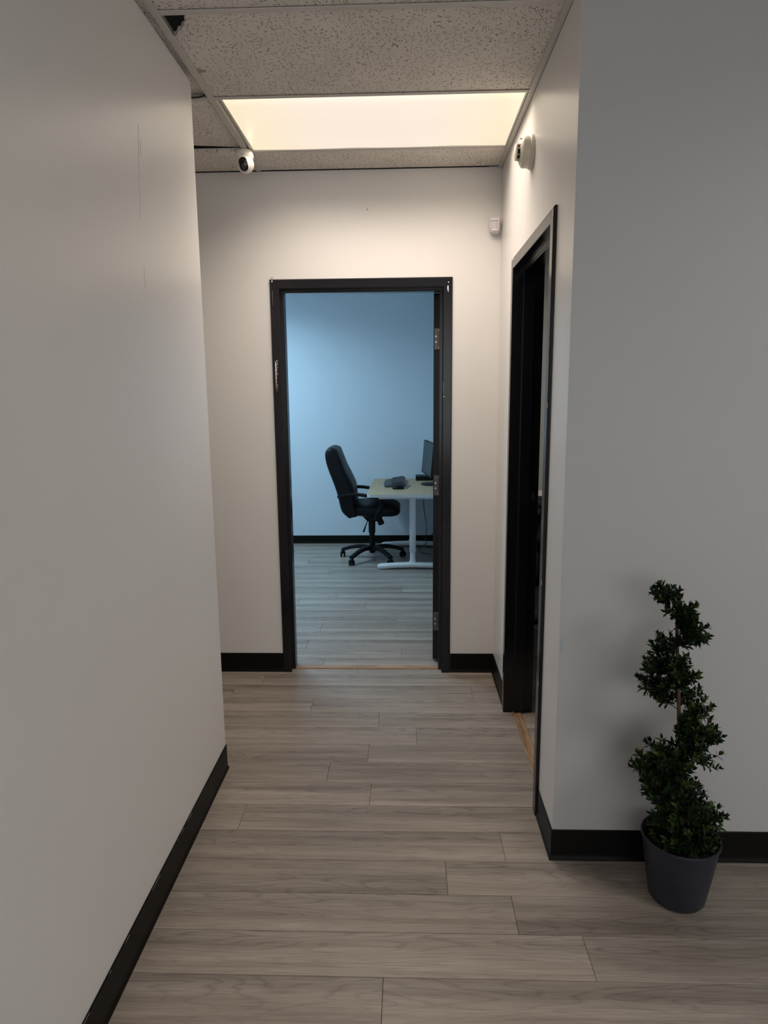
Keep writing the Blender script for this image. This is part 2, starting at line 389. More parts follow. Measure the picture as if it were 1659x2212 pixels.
OB = {0: -.501, 1: -.034, 2: -.642, 3: .4, 4: -.591, 5: -.072, 6: .3, 7: -.313, 8: .45, 9: -.557, 10: -.039, 11: .33, 12: -.465, 13: .2, 14: -.708, 15: .41, 16: -.95}
y = 3.772
for j in range(22):
    y0 = 3.772 if j == 0 else 3.757+0.156*j; y1 = 3.757+0.156*(j+1)
    if y0 > YO-0.02: break
    row(y0, min(y1, YO), -2.2, XR, OB.get(j, ((j*0.53) % PL)-0.9))
for j in range(30):                                     # side room
    y0 = 2.26+0.156*j
    if y0 > 6.85: break
    row(y0, y0+0.156, 0.573, 2.6, ((j*0.41) % PL)+0.2)

# walls
def wall_with_hole(x0, x1, y0, y1, z1, hx0, hx1, hz, axis='x', z0=0.0):
    bm = bmesh.new()
    if axis == 'x':
        bx(bm, x0, y0, z0, hx0, y1, z1); bx(bm, hx1, y0, z0, x1, y1, z1); bx(bm, hx0, y0, hz, hx1, y1, z1)
    else:
        bx(bm, x0, y0, z0, x1, hx0, z1); bx(bm, x0, hx1, z0, x1, y1, z1); bx(bm, x0, hx0, hz, x1, hx1, z1)
    return bm
wl_left = struct('wall_left', box(XL-T, -3.9, 0, XL, YL, HC-0.012), 'wall')
struct('wall_corridor', box(-2.6, YL-T, 0, XL-T, YL, HC), 'wall')
struct('wall_far_left', box(-2.72, YL-T, 0, -2.6, YB, HC), 'wall')
wl_back = struct('wall_back', wall_with_hole(-2.6, XR, YB, YB+0.10, HC-0.001, X0-0.02, X1+0.02, DH+0.02), 'wall')
wl_right = struct('wall_right', wall_with_hole(XR, XR+T, YR, YB+0.10, HC-0.006, RY0-0.02, RY1+0.02, DH+0.02, 'y'), 'wall')
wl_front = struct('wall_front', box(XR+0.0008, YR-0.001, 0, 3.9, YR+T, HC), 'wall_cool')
struct('wall_front_right', box(3.9, -3.9, 0, 4.02, YR+T, HC), 'wall')
# office shell
struct('wall_office_far', box(-2.2, YO, 0, XR, YO+T, 2.9), 'office_wall')
struct('wall_office_left', box(-2.32, YB+0.10, 0, -2.2, YO+T, 2.9), 'office_wall')
struct('wall_office_right', box(XR, YB+0.10, 0, XR+T, YO+T, 2.9), 'office_wall')
struct('wall_side_far', box(XR+T, 6.9, 0, 2.72, 7.02, 2.9), 'wall')
struct('wall_side_right', box(2.6, YR+T, 0, 2.72, 6.9, 2.9), 'wall')
# added opening behind the camera, unglazed, to let world light in as fill
wn = struct_empty('added_window', (1.55, -3.95, 0))
bmw = bmesh.new()
for x in (-0.77, 0.75, 2.3, 3.82): bx(bmw, x, -3.98, 0, x+0.08, -3.9, HC, bev=0.004)
for z in (0, 0.62, HC-0.14): bx(bmw, -0.69, -3.97, z, 3.82, -3.91, z+0.08)
obj('opening_frame', bmw, 'window_white', wn)
obj('opening_apron', box(-0.77, -3.96, 0.0, 3.9, -3.92, 0.62), 'wall', wn)

# ------------------------------------------------------------------ ceiling: plenum, tiles, grid
ceil = struct('ceiling', box(-3.2, -4.0, 3.05, 4.2, 7.3, 3.15), 'plenum')
TX = -0.749                                            # main tee beside the left wall
def tile(poly, z=HC, tilt=None, name='ceiling_tile'):
    bm = prism(bmesh.new(), poly, z, z+0.015)
    if tilt:
        for v in bm.verts: v.co.z += tilt(v.co.x, v.co.y)
    cx = sum(p[0] for p in poly)/len(poly); cy = sum(p[1] for p in poly)/len(poly)
    return obj(name, bm, 'tile', ceil, loc=(cx, cy, z))
def rect(x0, y0, x1, y1): return [(x0, y0), (x1, y0), (x1, y1), (x0, y1)]
ZT = HC+0.002
cross = [2.2372-0.605*i for i in range(0, 10)]
YN, YF = 2.8345, 3.4205
# hall tiles between the main tee and the right wall
e = 0.004
# first full tile with its broken far-left... corner (notch at the near left)
notch = [(-0.659, 2.243), (-0.664, 2.262), (-0.672, 2.272), (-0.668, 2.285), (-0.680, 2.300), (-0.683, 2.317), (-0.696, 2.326), (-0.705, 2.345), (-0.718, 2.352), (-0.726, 2.372), (-0.741, 2.383)]
tile(notch + [(-0.741, YN-e), (0.489, YN-e), (0.489, 2.243)], ZT)
tile(rect(-0.741, YF+e, 0.489, YB-0.006), ZT)
tile(rect(-0.741, cross[1]+e, 0.489, cross[0]-e), ZT)
for i in range(1, 9): tile(rect(-0.741, cross[i+1]+e, 0.489, cross[i]-e), ZT)
st = prism(bmesh.new(), [(-0.735, 2.600), (-0.715, 2.607), (-0.702, 2.615), (-0.708, 2.624), (-0.722, 2.628), (-0.735, 2.632)], ZT-0.0003, ZT+0.001)
obj('water_stain', st, 'stain', ceil)
# corridor tiles left of the main tee
tile(rect(-1.96, 2.243, TX-0.010, YN-e), ZT, tilt=lambda x, y: 0.012*max(0, (y-2.6))/0.23)
tile(rect(-1.96, YN+e, TX-0.010, YF-0.020), ZT, tilt=lambda x, y: (0.012+0.05*(-x-0.76))*max(0, y-YN)/0.58)
tile(rect(-1.96, YF-0.003, TX-0.010, YB-0.010), ZT)
tile(rect(-2.6, 2.7, -1.97, YB-0.014), ZT)
# front room tiles (right of the hall's line)
for i in range(1, 9):
    for x in (0.50, 1.72, 2.94):
        if x in (1.72, 2.94) and i in (2, 3): continue
        tile(rect(x, cross[i+1]+e, min(x+1.21, 3.9), cross[i]-e), ZT)
for x in (0.50, 1.72, 2.94): tile(rect(x, cross[1]+e, min(x+1.21, 3.9), YR), ZT)
# office and side room ceilings
for i in range(6):
    for x in (-2.2, -0.97): tile(rect(x, YB+0.11+0.56*i, min(x+1.22, XR), YB+0.11+0.56*i+0.552), ZT)
for i in range(8):
    for x in (0.62, 1.6): tile(rect(x, YR+T+0.585*i, x+0.97, YR+T+0.585*i+0.577), ZT)
# tees: a flat flange with a web above
def tee_y(x, y0, y1, w=0.012, z=HC):
    bm = box(x-w, y0, z-0.0035, x+w, y1, z, bev=0.0008); bx(bm, x-0.002, y0, z, x+0.002, y1, z+0.03); return bm
def tee_x(y, x0, x1, w=0.012, z=HC):
    bm = box(x0, y-w, z-0.003, x1, y+w, z, bev=0.0008); bx(bm, x0, y-0.002, z, x1, y+0.002, z+0.03); return bm
obj('grid_tee', tee_y(TX, -3.9, YB-0.014), 'tee', ceil)
for yy in cross[:9]: obj('grid_tee', tee_x(yy, TX+0.012, XR-0.022), 'tee', ceil)
for yy in (YN-0.001, YF+0.001): obj('grid_tee', tee_x(yy, TX+0.012, XR-0.022, w=0.010), 'tee', ceil)
obj('grid_tee', tee_x(YN, -2.6, TX-0.012), 'tee', ceil)
tile(rect(XL-0.08, -3.9, TX-0.010, 2.236), ZT, name='ceiling_strip')
for x in (1.715, 2.935): obj('grid_tee', tee_y(x, -3.9, YR), 'tee', ceil)
for yy in cross[1:9]: obj('grid_tee', tee_x(yy, XR+0.02, 3.9), 'tee', ceil)
# wall angle on the right, dark gap line along the back
bm = box(XR-0.022, YR, HC-0.004, XR-0.0005, YB-0.002, HC-0.001); bx(bm, XR-0.003, YR, HC-0.004, XR-0.0005, YB-0.002, HC+0.02)
obj('wall_angle_or_gap', bm, 'tee', ceil)
bm = box(-2.6, YB-0.010, HC+0.001, XR-0.022, YB-0.0005, HC+0.003)
obj('wall_angle_or_gap', bm, 'vinyl', ceil)  # black strip stands in for the gap's shade, no angle here
# loose black cable above the tile gap
wc = sweep(bmesh.new(), [(-1.25, 2.815, HC+0.000), (-1.0, 2.80, HC-0.006), (-0.86, 2.805, HC-0.008), (-0.79, 2.815, HC-0.003), (-0.757, 2.80, HC+0.002)], 0.003, 0.003, n=6)
tag(obj('ceiling_cable', wc, 'cable', smooth=True), 'thin black cable sagging from the ceiling grid beside the left wall end', 'cable')

# ------------------------------------------------------------------ hall troffer
tr = thing('ceiling_light', 'lit warm white rectangular troffer set in the hall ceiling grid', 'light', ((LX0+LX1)/2, (LY0+LY1)/2, HC))
bm = bmesh.new()
for (a, b, c, d) in ((LX0-0.013, LY0-0.004, LX0, LY1+0.004), (LX1, LY0-0.004, LX1+0.006, LY1+0.004)):
    bx(bm, a, b, HC-0.0015, c, d, HC+0.012, bev=0.001)
for (a, b, c, d) in ((LX0, LY0-0.006, LX1, LY0), (LX0, LY1, LX1, LY1+0.006)):
    bx(bm, a, b, HC-0.0015, c, d, HC+0.012)
obj('light_frame', bm, 'tee', tr)
bm = bmesh.new()
nx, ny = 24, 10
gv = [[bm.verts.new((LX0+(LX1-LX0)*i/nx, LY0+(LY1-LY0)*j/ny,
       HC+0.004-0.004*math.sin(PI*j/ny)*math.sin(PI*i/nx)-(0.003*abs(math.sin(2.5*PI*i/nx)) if j == ny else 0))) for j in range(ny+1)] for i in range(nx+1)]
for i in range(nx):
    for j in range(ny): bm.faces.new((gv[i][j], gv[i+1][j], gv[i+1][j+1], gv[i][j+1]))
df = obj('diffuser', bm, 'diffuser', tr, smooth=True)
bm = box(LX0-0.02, LY0-0.004, HC+0.10, LX1+0.02, LY1+0.004, HC+0.11)
obj('housing', bm, 'tee', tr)
# other troffers, outside the frame, at the lamps above
def troffer(name, lab, x0, y0, x1, y1, mat):
    t = thing(name, lab, 'light', ((x0+x1)/2, (y0+y1)/2, HC))
    bm = bmesh.new()
    bx(bm, x0-0.02, y0-0.02, HC-0.006, x0, y1+0.02, HC+0.004); bx(bm, x1, y0-0.02, HC-0.006, x1+0.02, y1+0.02, HC+0.004)
    bx(bm, x0, y0-0.02, HC-0.006, x1, y0, HC+0.004); bx(bm, x0, y1, HC-0.006, x1, y1+0.02, HC+0.004)
    obj('light_frame', bm, 'tee', t); obj('diffuser', box(x0, y0, HC-0.003, x1, y1, HC-0.001), mat, t)
troffer('ceiling_light', 'cool white troffer in the blue office ceiling, left of the doorway', -2.03, 5.12, -1.47, 6.28, 'cool_panel')
troffer('ceiling_light', 'neutral white troffer in the front room ceiling', 1.97, 0.02, 3.13, 0.58, 'neutral_panel')
troffer('ceiling_light', 'added white troffer to light the side room', 1.62, 4.92, 2.55, 5.48, 'neutral_panel')  # unseen fixture added to go with the side room fill

# ------------------------------------------------------------------ baseboards (cove base with a toe)
BH = 0.112
def baseboard(name, pts, z1=BH, th=0.004, toe=0.009, closed=False, loc=None):
    """pts along the wall foot, room on the left of the walking direction"""
    P = [Vector((x, y, 0)) for x, y in pts]; rows = []
    prof = [(0.0005, 0.0), (toe, 0.0), (toe, 0.003), (th+0.001, 0.014), (th, 0.02), (th, z1-0.003), (th-0.002, z1), (0.0005, z1)]
    for i, p in enumerate(P):
        d0 = (P[i]-P[i-1]).normalized() if i > 0 else (P[1]-P[0]).normalized()
        d1 = (P[i+1]-P[i]).normalized() if i < len(P)-1 else d0
        n0 = Vector((-d0.y, d0.x, 0)); n1 = Vector((-d1.y, d1.x, 0)); n = (n0+n1); n = n/max(n.dot(n0), 0.2)
        rows.append([p + n*o + Vector((0, 0, z)) for o, z in prof])
    return struct(name, loft(bmesh.new(), rows), 'vinyl')
bb_left = baseboard('baseboard_left', [(-2.55, YL), (XL, YL), (XL, -3.8)])
baseboard('baseboard_front', [(3.88, YR-0.001), (XR, YR-0.001), (XR, RY0-0.050)])
baseboard('baseboard_right', [(XR, RY1+0.050), (XR, YB), (X1+0.050, YB)])
baseboard('baseboard_back', [(X0-0.050, YB), (-2.58, YB)])
baseboard('baseboard_office', [(XR, YB+0.12), (XR, YO), (-2.19, YO)], z1=0.088)
baseboard('baseboard_side', [(2.59, 6.9), (XR+T, 6.9)][::-1][::-1], z1=0.10)

# ------------------------------------------------------------------ door frames, door leaf, hinges
def frame_bm(a0, a1, top, prof, pos):
    """prof: closed list of (offset into the opening, depth); pos(a, depth, z) -> point"""
    rings = [[pos(a0+o, d, 0) for o, d in prof], [pos(a0+o, d, top-o) for o, d in prof],
             [pos(a1-o, d, top-o) for o, d in prof], [pos(a1-o, d, 0) for o, d in prof]]
    return loft(bmesh.new(), rings)
def profile(f, w0, w1, b, s0, s1):
    """f hall face, w0/w1 wall faces, b back face, s0..s1 the stop"""
    return [(-0.020, w0), (-0.0485, w0), (-0.0485, f+0.005), (-0.0435, f), (-0.002, f), (0.0, f+0.002), (0.0, s0-0.001), (0.001, s0), (0.0155, s0), (0.0165, s0+0.001),
            (0.0165, s1-0.001), (0.0155, s1), (0.0, s1), (0.0, b-0.002), (-0.002, b), (-0.0465, b), (-0.0485, b-0.002), (-0.0485, w1), (-0.020, w1)]
d1 = struct_empty('door_1', (X0, YB, 0))
F1 = YB-0.012
obj('door_frame', frame_bm(X0, X1, DH, profile(F1, YB, YB+0.10, 3.852, 3.742, 3.804), lambda a, d, z: Vector((a, d, z))), 'frame', d1)
PIN = Vector((X1-0.001, 3.852, 0)); SW = Matrix.Rotation(R(-12), 4, 'Z')
def swing(bm):
    bmesh.ops.translate(bm, verts=bm.verts[:], vec=-PIN); bm.transform(SW); bmesh.ops.translate(bm, verts=bm.verts[:], vec=PIN); return bm
leaf = obj('door_leaf', swing(box(PIN.x-0.0445, PIN.y+0.002, 0.014, PIN.x, PIN.y+0.855, DH-0.010, bev=0.0015)), 'frame', d1)
kn = bmesh.new()
for sx in (-1, 1):
    rot = Matrix.Rotation(R(90*sx), 3, 'Y')
    x = PIN.x-0.0445 if sx < 0 else PIN.x
    lathe(kn, [(0.032, 0), (0.032, 0.008), (0.012, 0.010), (0.012, 0.035), (0.024, 0.045), (0.027, 0.060), (0.018, 0.068)], (x, PIN.y+0.79, 1.02), 20, rot)
obj('door_knob', swing(kn), 'steel', d1, smooth=True)
def hinge(z0, z1):
    xa, xb, y = PIN.x-0.038, PIN.x+0.001, PIN.y+0.0005
    bm = box(xa, y-0.001, z0, xb, y+0.0015, z1, bev=0.0004)
    lathe(bm, [(0.006, 0), (0.006, z1-z0)], (PIN.x+0.004, y+0.006, z0), 10)
    h = obj('hinge', bm, 'steel', d1)
    hh = z1-z0
    for fx, fz in ((0.68, 0.92), (0.20, 0.62), (0.20, 0.36), (0.66, 0.09)):
        c = (xa+(xb-xa)*fx, y-0.001, z0+hh*fz)
        rt = Matrix.Rotation(R(90), 3, 'X')
        s = lathe(bmesh.new(), [(0.0050, 0.0), (0.0048, 0.0009), (0.0030, 0.0010), (0.0026, 0.0004), (0.0002, 0.0004)], c, 14, rt)
        so = obj('screw', s, 'screw', h)
for a, b in ((1.823, 1.937), (1.008, 1.124), (0.199, 0.313)): hinge(a, b)
# chipped paint on the frame
def chip(parent, pts, y, mat='white_chip', name='paint_chip', axis='y', th=0.0004):
    bm = bmesh.new()
    if axis == 'y': a = [Vector((x, y-th, z)) for x, z in pts]; b = [Vector((x, y+0.0002, z)) for x, z in pts]
    else: a = [Vector((y-th, x, z)) for x, z in pts]; b = [Vector((y+0.0002, x, z)) for x, z in pts]
    return obj(name, loft(bm, [a, b]), mat, parent)
chip(d1, [(0.2195, 2.113), (0.2235, 2.104), (0.2240, 2.125), (0.2230, 2.1385), (0.2190, 2.139), (0.2170, 2.128)], F1)
chip(d1, [(0.221, 2.152), (0.226, 2.153), (0.2265, 2.157), (0.222, 2.158)], F1)
jag = []
for i in range(22):
    t = i/21; jag.append((-0.694-0.004*t+0.010*(1-t)*random.random()+0.002, 1.755-0.15*t))
chip(d1, [(-0.701, 1.762)] + [(-0.6965-0.0025+0.0062*(0.30+0.70*abs(math.sin(i*2.3)))*(1-i/26), 1.752-0.147*i/24) for i in range(24)] + [(-0.6985, 1.602), (-0.7008, 1.68)], F1)
for i in range(70):
    t = random.random()**1.3; x = -0.6985+0.013*random.random()*(1-t*0.6); z = 1.765-0.16*t; s = 0.0007+0.0010*random.random()
    chip(d1, [(x, z), (x+s, z+0.3*s), (x+0.8*s, z+2.4*s), (x-0.2*s, z+2.1*s)], F1, 'white_chip', 'paint_fleck')
chip(d1, [(0.1990, 1.645), (0.2002, 1.645), (0.2004, 1.61), (0.2000, 1.575), (0.1990, 1.61)], F1, 'grey_scuff')
chip(d1, [(0.1985, 1.566), (0.2045, 1.564), (0.2055, 1.567), (0.1995, 1.570)], F1)
for x, z in ((0.206, 1.706), (0.212, 1.382), (0.207, 0.86), (0.231, 0.43), (0.198, 1.15)): chip(d1, [(x, z), (x+0.002, z), (x+0.002, z+0.003), (x, z+0.003)], F1, 'grey_scuff', 'paint_fleck')
chip(d1, [(-0.705, 2.168), (-0.700, 2.168), (-0.699, 2.176), (-0.704, 2.178)], F1)
chip(d1, [(-0.7030, 2.125), (-0.7018, 2.125), (-0.7012, 2.05), (-0.7017, 2.05)], F1, 'grey_scuff', 'paint_edge')
chip(d1, [(-0.7014, 2.03), (-0.7009, 2.03), (-0.7000, 1.93), (-0.7004, 1.93)], F1, 'dark_scuff', 'paint_edge')
chip(wl_back, [(-0.715, 2.186), (-0.694, 2.186), (-0.698, 2.193), (-0.704, 2.199), (-0.711, 2.192)], YB, 'pale_scuff', 'wall_scuff')
chip(wl_back, [(-0.7235, 2.152), (-0.7210, 2.150), (-0.7205, 2.168), (-0.7225, 2.170)], YB, 'grey_scuff', 'wall_scuff')
chip(wl_back, [(-0.202, 2.519), (-0.193, 2.519), (-0.196, 2.530)], YB, 'grey_scuff', 'wall_scuff', th=0.002)
chip(wl_back, [(-0.825, 0.247), (-0.815, 0.244), (-0.812, 0.252), (-0.818, 0.256)], YB, 'wall', 'wall_blister', th=0.002)

d2 = struct_empty('door_2', (XR, RY0, 0))
F2 = XR-0.012
p2 = profile(F2, XR, XR+T, XR+T+0.012, 0.532, 0.578)
obj('door_frame', frame_bm(RY0, RY1, DH, p2, lambda a, d, z: Vector((d, a, z))), 'frame', d2)
obj('door_leaf', box(XR+T+0.016, RY0-0.044, 0.014, XR+T+0.016+0.80, RY0-0.001, DH-0.01, bev=0.0015), 'frame', d2)
bm = box(0.5835, RY1-0.0012, 1.03, 0.617, RY1+0.0002, 1.16, bev=0.0004); obj('strike_plate', bm, 'vinyl', d2)
obj('latch_recess', box(0.592, RY1-0.0018, 1.075, 0.608, RY1, 1.115), 'dark_hole', d2)
for y, z, n in ((RY0-0.046, 0.905, 1), (RY0-0.047, 1.53, 1), (RY0-0.04, 0.52, 1)):
    chip(d2, [(y, z), (y+0.004, z+0.002), (y+0.004, z+0.014), (y+0.001, z+0.017)], F2, 'white_chip', 'paint_fleck', 'x')
chip(d2, [(RY1+0.036, 2.172), (RY1+0.034, 2.174), (RY1-0.03, 2.174), (RY1-0.03, 2.171)], F2, 'white_chip', 'paint_chip', 'x')
chip(d2, [(RY0-0.043, 2.150), (RY0-0.036, 2.150), (RY0-0.038, 2.178), (RY0-0.043, 2.176)], F2, 'white_chip', 'paint_chip', 'x')
# oak threshold strips
struct('trim_1', box(X0, 3.747, -0.004, X1, 3.788, 0.006, bev=0.002), 'oak', loc=((X0+X1)/2, 3.765, 0))
struct('trim_2', box(0.526, RY0, -0.004, 0.572, RY1, 0.006, bev=0.002), 'oak_y', loc=(0.55, (RY0+RY1)/2, 0))
# wear on the other walls
for a in ((2.113, 2.36, 2.090, 2.20), (2.092, 2.19, 2.080, 2.09), (2.120, 2.365, 2.104, 2.36), (2.125, 2.33, 2.118, 2.28), (2.083, 1.96, 2.085, 1.90)):
    y0, z0, y1, z1 = a
    chip(wl_left, [(y0, z0), (y0+0.0014, z0), (y1+0.0014, z1), (y1, z1)], XL, 'grey_scuff', 'wall_scratch', 'x', th=-0.0003)
chip(wl_front, [(XR+0.006, 0.748), (XR+0.012, 0.752), (XR+0.014, 0.772), (XR+0.008, 0.795), (XR+0.0055, 0.79)], YR-0.001, 'blue_patch', 'touch_up')

# ------------------------------------------------------------------ pan-tilt camera under the grid
pc = thing('security_camera', 'small white ball shaped indoor camera hanging from the ceiling grid', 'camera', (-0.752, 3.395, HC-0.004))
c0 = Vector((-0.754, 3.395, 0))
obj('mount', lathe(bmesh.new(), [(0.033, HC-0.0045), (0.038, HC-0.010), (0.0425, HC-0.024), (0.0435, HC-0.030), (0.0425, HC-0.036), (0.039, HC-0.046), (0.031, HC-0.056), (0.024, HC-0.060)], c0, 36), 'white_plastic', pc, smooth=True)
bc = Vector((-0.748, 3.383, 2.648)); br = 0.0400
bm = bmesh.new(); bmesh.ops.create_uvsphere(bm, u_segments=36, v_segments=24, radius=br); bmesh.ops.translate(bm, verts=bm.verts[:], vec=bc)
obj('camera_ball', bm, 'white_plastic', pc, smooth=True)
fd = Vector((-0.06, -1.0, -0.25)).normalized(); fu = (Vector((-0.16, 0, 1)) - fd*Vector((-0.16, 0, 1)).dot(fd)).normalized(); fr = fd.cross(fu).normalized()
def cap_patch(hw, hh, rad, off=(0, 0), n=48, thick=0.002):
    """stadium patch lying on the ball"""
    bm = bmesh.new(); rr = []
    def pt(x, y, r):
        x += off[0]; y += off[1]
        return bc + fr*x + fu*y + fd*math.sqrt(max(r*r-x*x-y*y, 1e-8))
    def outline(s):
        out = []
        for i in range(n):
            a = 2*PI*i/n; x, y = hw*math.cos(a), hw*math.sin(a)
            y += (hh-hw)*(1 if math.sin(a) >= 0 else -1)
            out.append((x*s, y*s))
        return out
    for s in [0.02]+[i/14 for i in range(1, 15)]: rr.append([pt(x, y, rad) for x, y in outline(s)])
    rr.append([pt(x, y, rad-thick) for x, y in outline(1.0)])
    return loft(bm, rr)
obj('face_rim', cap_patch(0.0240, 0.0345, br+0.0008), 'white_plastic', pc, smooth=True)
fp = obj('face_panel', cap_patch(0.0200, 0.0305, br+0.0022), 'gloss_black', pc, smooth=True)
obj('lens', cap_patch(0.0105, 0.0105, br+0.0032, off=(0.001, -0.011)), 'charcoal', fp, smooth=True)
obj('lens_glass', cap_patch(0.0062, 0.0062, br+0.0038, off=(0.001, -0.011)), 'lens_glass', fp, smooth=True)
obj('status_light', cap_patch(0.0012, 0.0016, br+0.0032, off=(0.003, -0.0245), n=10), 'screw', fp)
cu = bpy.data.curves.new('logo', 'FONT'); cu.body = 'tapo'; cu.size = 0.011; cu.extrude = 0.0002; cu.align_x = 'CENTER'
to = bpy.data.objects.new('logo', cu); COL.objects.link(to)
dg = bpy.context.evaluated_depsgraph_get(); me = bpy.data.meshes.new_from_object(to.evaluated_get(dg)); bpy.data.objects.remove(to)
bm = bmesh.new(); bm.from_mesh(me)
for v in bm.verts:
    x, z = v.co.x, v.co.y; a = x/0.0436
    v.co = c0 + Vector((0.0438*math.sin(a), -0.0438*math.cos(a), HC-0.0335+z)) + Vector((0, 0, 0))
obj('logo', bm, 'logo_grey', pc)

# ------------------------------------------------------------------ smoke detector on the right wall
sd = thing('smoke_detector', 'round cream smoke detector on the right wall above the side doorway', 'smoke detector', (XR, 2.85, 2.503))
rx = Matrix.Rotation(R(-90), 3, 'Y'); sc = (XR, 2.85, 2.503)
obj('base_plate', lathe(bmesh.new(), [(0.062, 0.0005), (0.063, 0.006), (0.061, 0.012), (0.057, 0.015)], sc, 40, rx), 'cream_plastic', sd, smooth=True)
obj('housing', lathe(bmesh.new(), [(0.0565, 0.015), (0.0565, 0.036), (0.054, 0.041), (0.040, 0.050), (0.037, 0.051)], sc, 40, rx), 'cream_plastic', sd, smooth=True)
obj('sensing_chamber', lathe(bmesh.new(), [(0.026, 0.050), (0.026, 0.061)], sc, 24, rx), 'dark_hole', sd, smooth=True)
obj('cap', lathe(bmesh.new(), [(0.029, 0.0605), (0.030, 0.062), (0.030, 0.066), (0.026, 0.068), (0.001, 0.0685)], sc, 32, rx), 'cream_plastic', sd, smooth=True)
for i in range(8):
    a = 2*PI*i/8+0.25
    bm = box(-0.003, -0.0018, 0, 0.003, 0.0018, 0.013)
    bm.transform(Matrix.Translation(sc) @ rx.to_4x4() @ Matrix.Rotation(a, 4, 'Z') @ Matrix.Translation((0.0275, 0, 0.0495)))
    obj('cap_rib', bm, 'cream_plastic', sd)
for dy, dz, m in ((0.004, 0.018, 'red_led'), (0.012, -0.016, 'green_led')):
    bm = bmesh.new(); bmesh.ops.create_icosphere(bm, subdivisions=2, radius=0.0026); bmesh.ops.translate(bm, verts=bm.verts[:], vec=(XR-0.0515, 2.85-0.030, 2.503+dz)); obj('indicator_light', bm, m, sd, smooth=True)
for dy, dz in ((-0.020, 0.040), (0.0, 0.045)):
    obj('vent_slot', box(XR-0.0475, 2.85+dy-0.004, 2.503+dz-0.004, XR-0.040, 2.85+dy+0.004, 2.503+dz+0.004), 'dark_hole', sd)

# ------------------------------------------------------------------ motion sensor in the corner
ps = thing('motion_sensor', 'small white motion sensor high in the corner left of the side doorway', 'motion sensor', (0.463, YB-0.002, 2.424))
MR = Matrix.Translation((0.4640, YB-0.0045, 2.424)) @ Matrix.Rotation(R(-16), 4, 'Z')
def ms(bm): bm.transform(MR); return bm
bm = bmesh.new()
# body: local x right, y toward the wall, z up
rings = []
for z, hw, dep in ((-0.037, 0.014, 0.026), (-0.032, 0.020, 0.036), (-0.022, 0.0262, 0.041), (0.026, 0.0262, 0.040), (0.034, 0.0245, 0.037), (0.038, 0.021, 0.033)):
    rings.append(sring((0, -dep/2-0.002, z), (hw, 0, 0), (0, dep/2, 0), 5, 28))
obj('sensor_body', ms(loft(bm, rings)), 'lilac_plastic', ps, smooth=True)
obj('sensor_window', ms(box(-0.0185, -0.0445, -0.016, 0.0155, -0.041, 0.022, bev=0.003, seg=2)), 'lens_film', ps)
obj('brow', ms(box(-0.024, -0.0475, 0.022, 0.022, -0.036, 0.028, bev=0.0025, seg=2)), 'lilac_plastic', ps)
for x in (-0.0235, 0.0165): obj('side_rail', ms(box(x, -0.0465, -0.018, x+0.005, -0.036, 0.024, bev=0.0015)), 'lilac_plastic', ps)
bm = loft(bmesh.new(), [sring((0, -0.024, z), (hw, 0, 0), (0, d, 0), 2.6, 24) for z, hw, d in ((-0.036, 0.012, 0.010), (-0.031, 0.020, 0.019), (-0.024, 0.0245, 0.0235), (-0.017, 0.0255, 0.0225))])
obj('chin', ms(bm), 'lilac_plastic', ps, smooth=True)

# ------------------------------------------------------------------ potted spiral topiary
PX, PY, PH = 0.8535, 1.947, 0.2155
pt = thing('potted_topiary', 'small spiral topiary in a dark slate pot against the grey wall', 'plant', (PX, PY, 0))
bm = lathe(bmesh.new(), [(0.074, 0.0), (0.080, 0.003), (0.0845, 0.010), (0.100, 0.105), (0.1135, PH-0.012), (0.1165, PH-0.010), (0.1175, PH-0.003), (0.1165, PH), (0.1125, PH), (0.110, PH-0.012), (0.104, PH-0.05), (0.100, PH-0.06)], (PX, PY, 0), 56, cap1=False)
obj('pot', bm, 'pot', pt, smooth=True)
bm = bmesh.new(); nr = 24
lathe(bm, [(0.1055, PH-0.045), (0.085, PH-0.036), (0.05, PH-0.030), (0.001, PH-0.026)], (PX, PY, 0), nr, cap0=False)
obj('soil', bm, 'soil', pt, smooth=True)
stem_pts = [(0.862, PY, 0.175), (0.852, PY+0.005, 0.30), (0.838, PY, 0.45), (0.823, PY-0.003, 0.60), (0.813, PY, 0.74), (0.802, PY+0.002, 0.86), (0.796, PY, 0.94), (0.785, PY, 0.985)]
obj('stem', sweep(bmesh.new(), stem_pts, [0.0075, 0.007, 0.0065, 0.006, 0.0055, 0.005, 0.004, 0.002], [0.0075, 0.007, 0.0065, 0.006, 0.0055, 0.005, 0.004, 0.002], up=(0, 1, 0), n=10, ex=2, k=4), 'bark', pt, smooth=True)
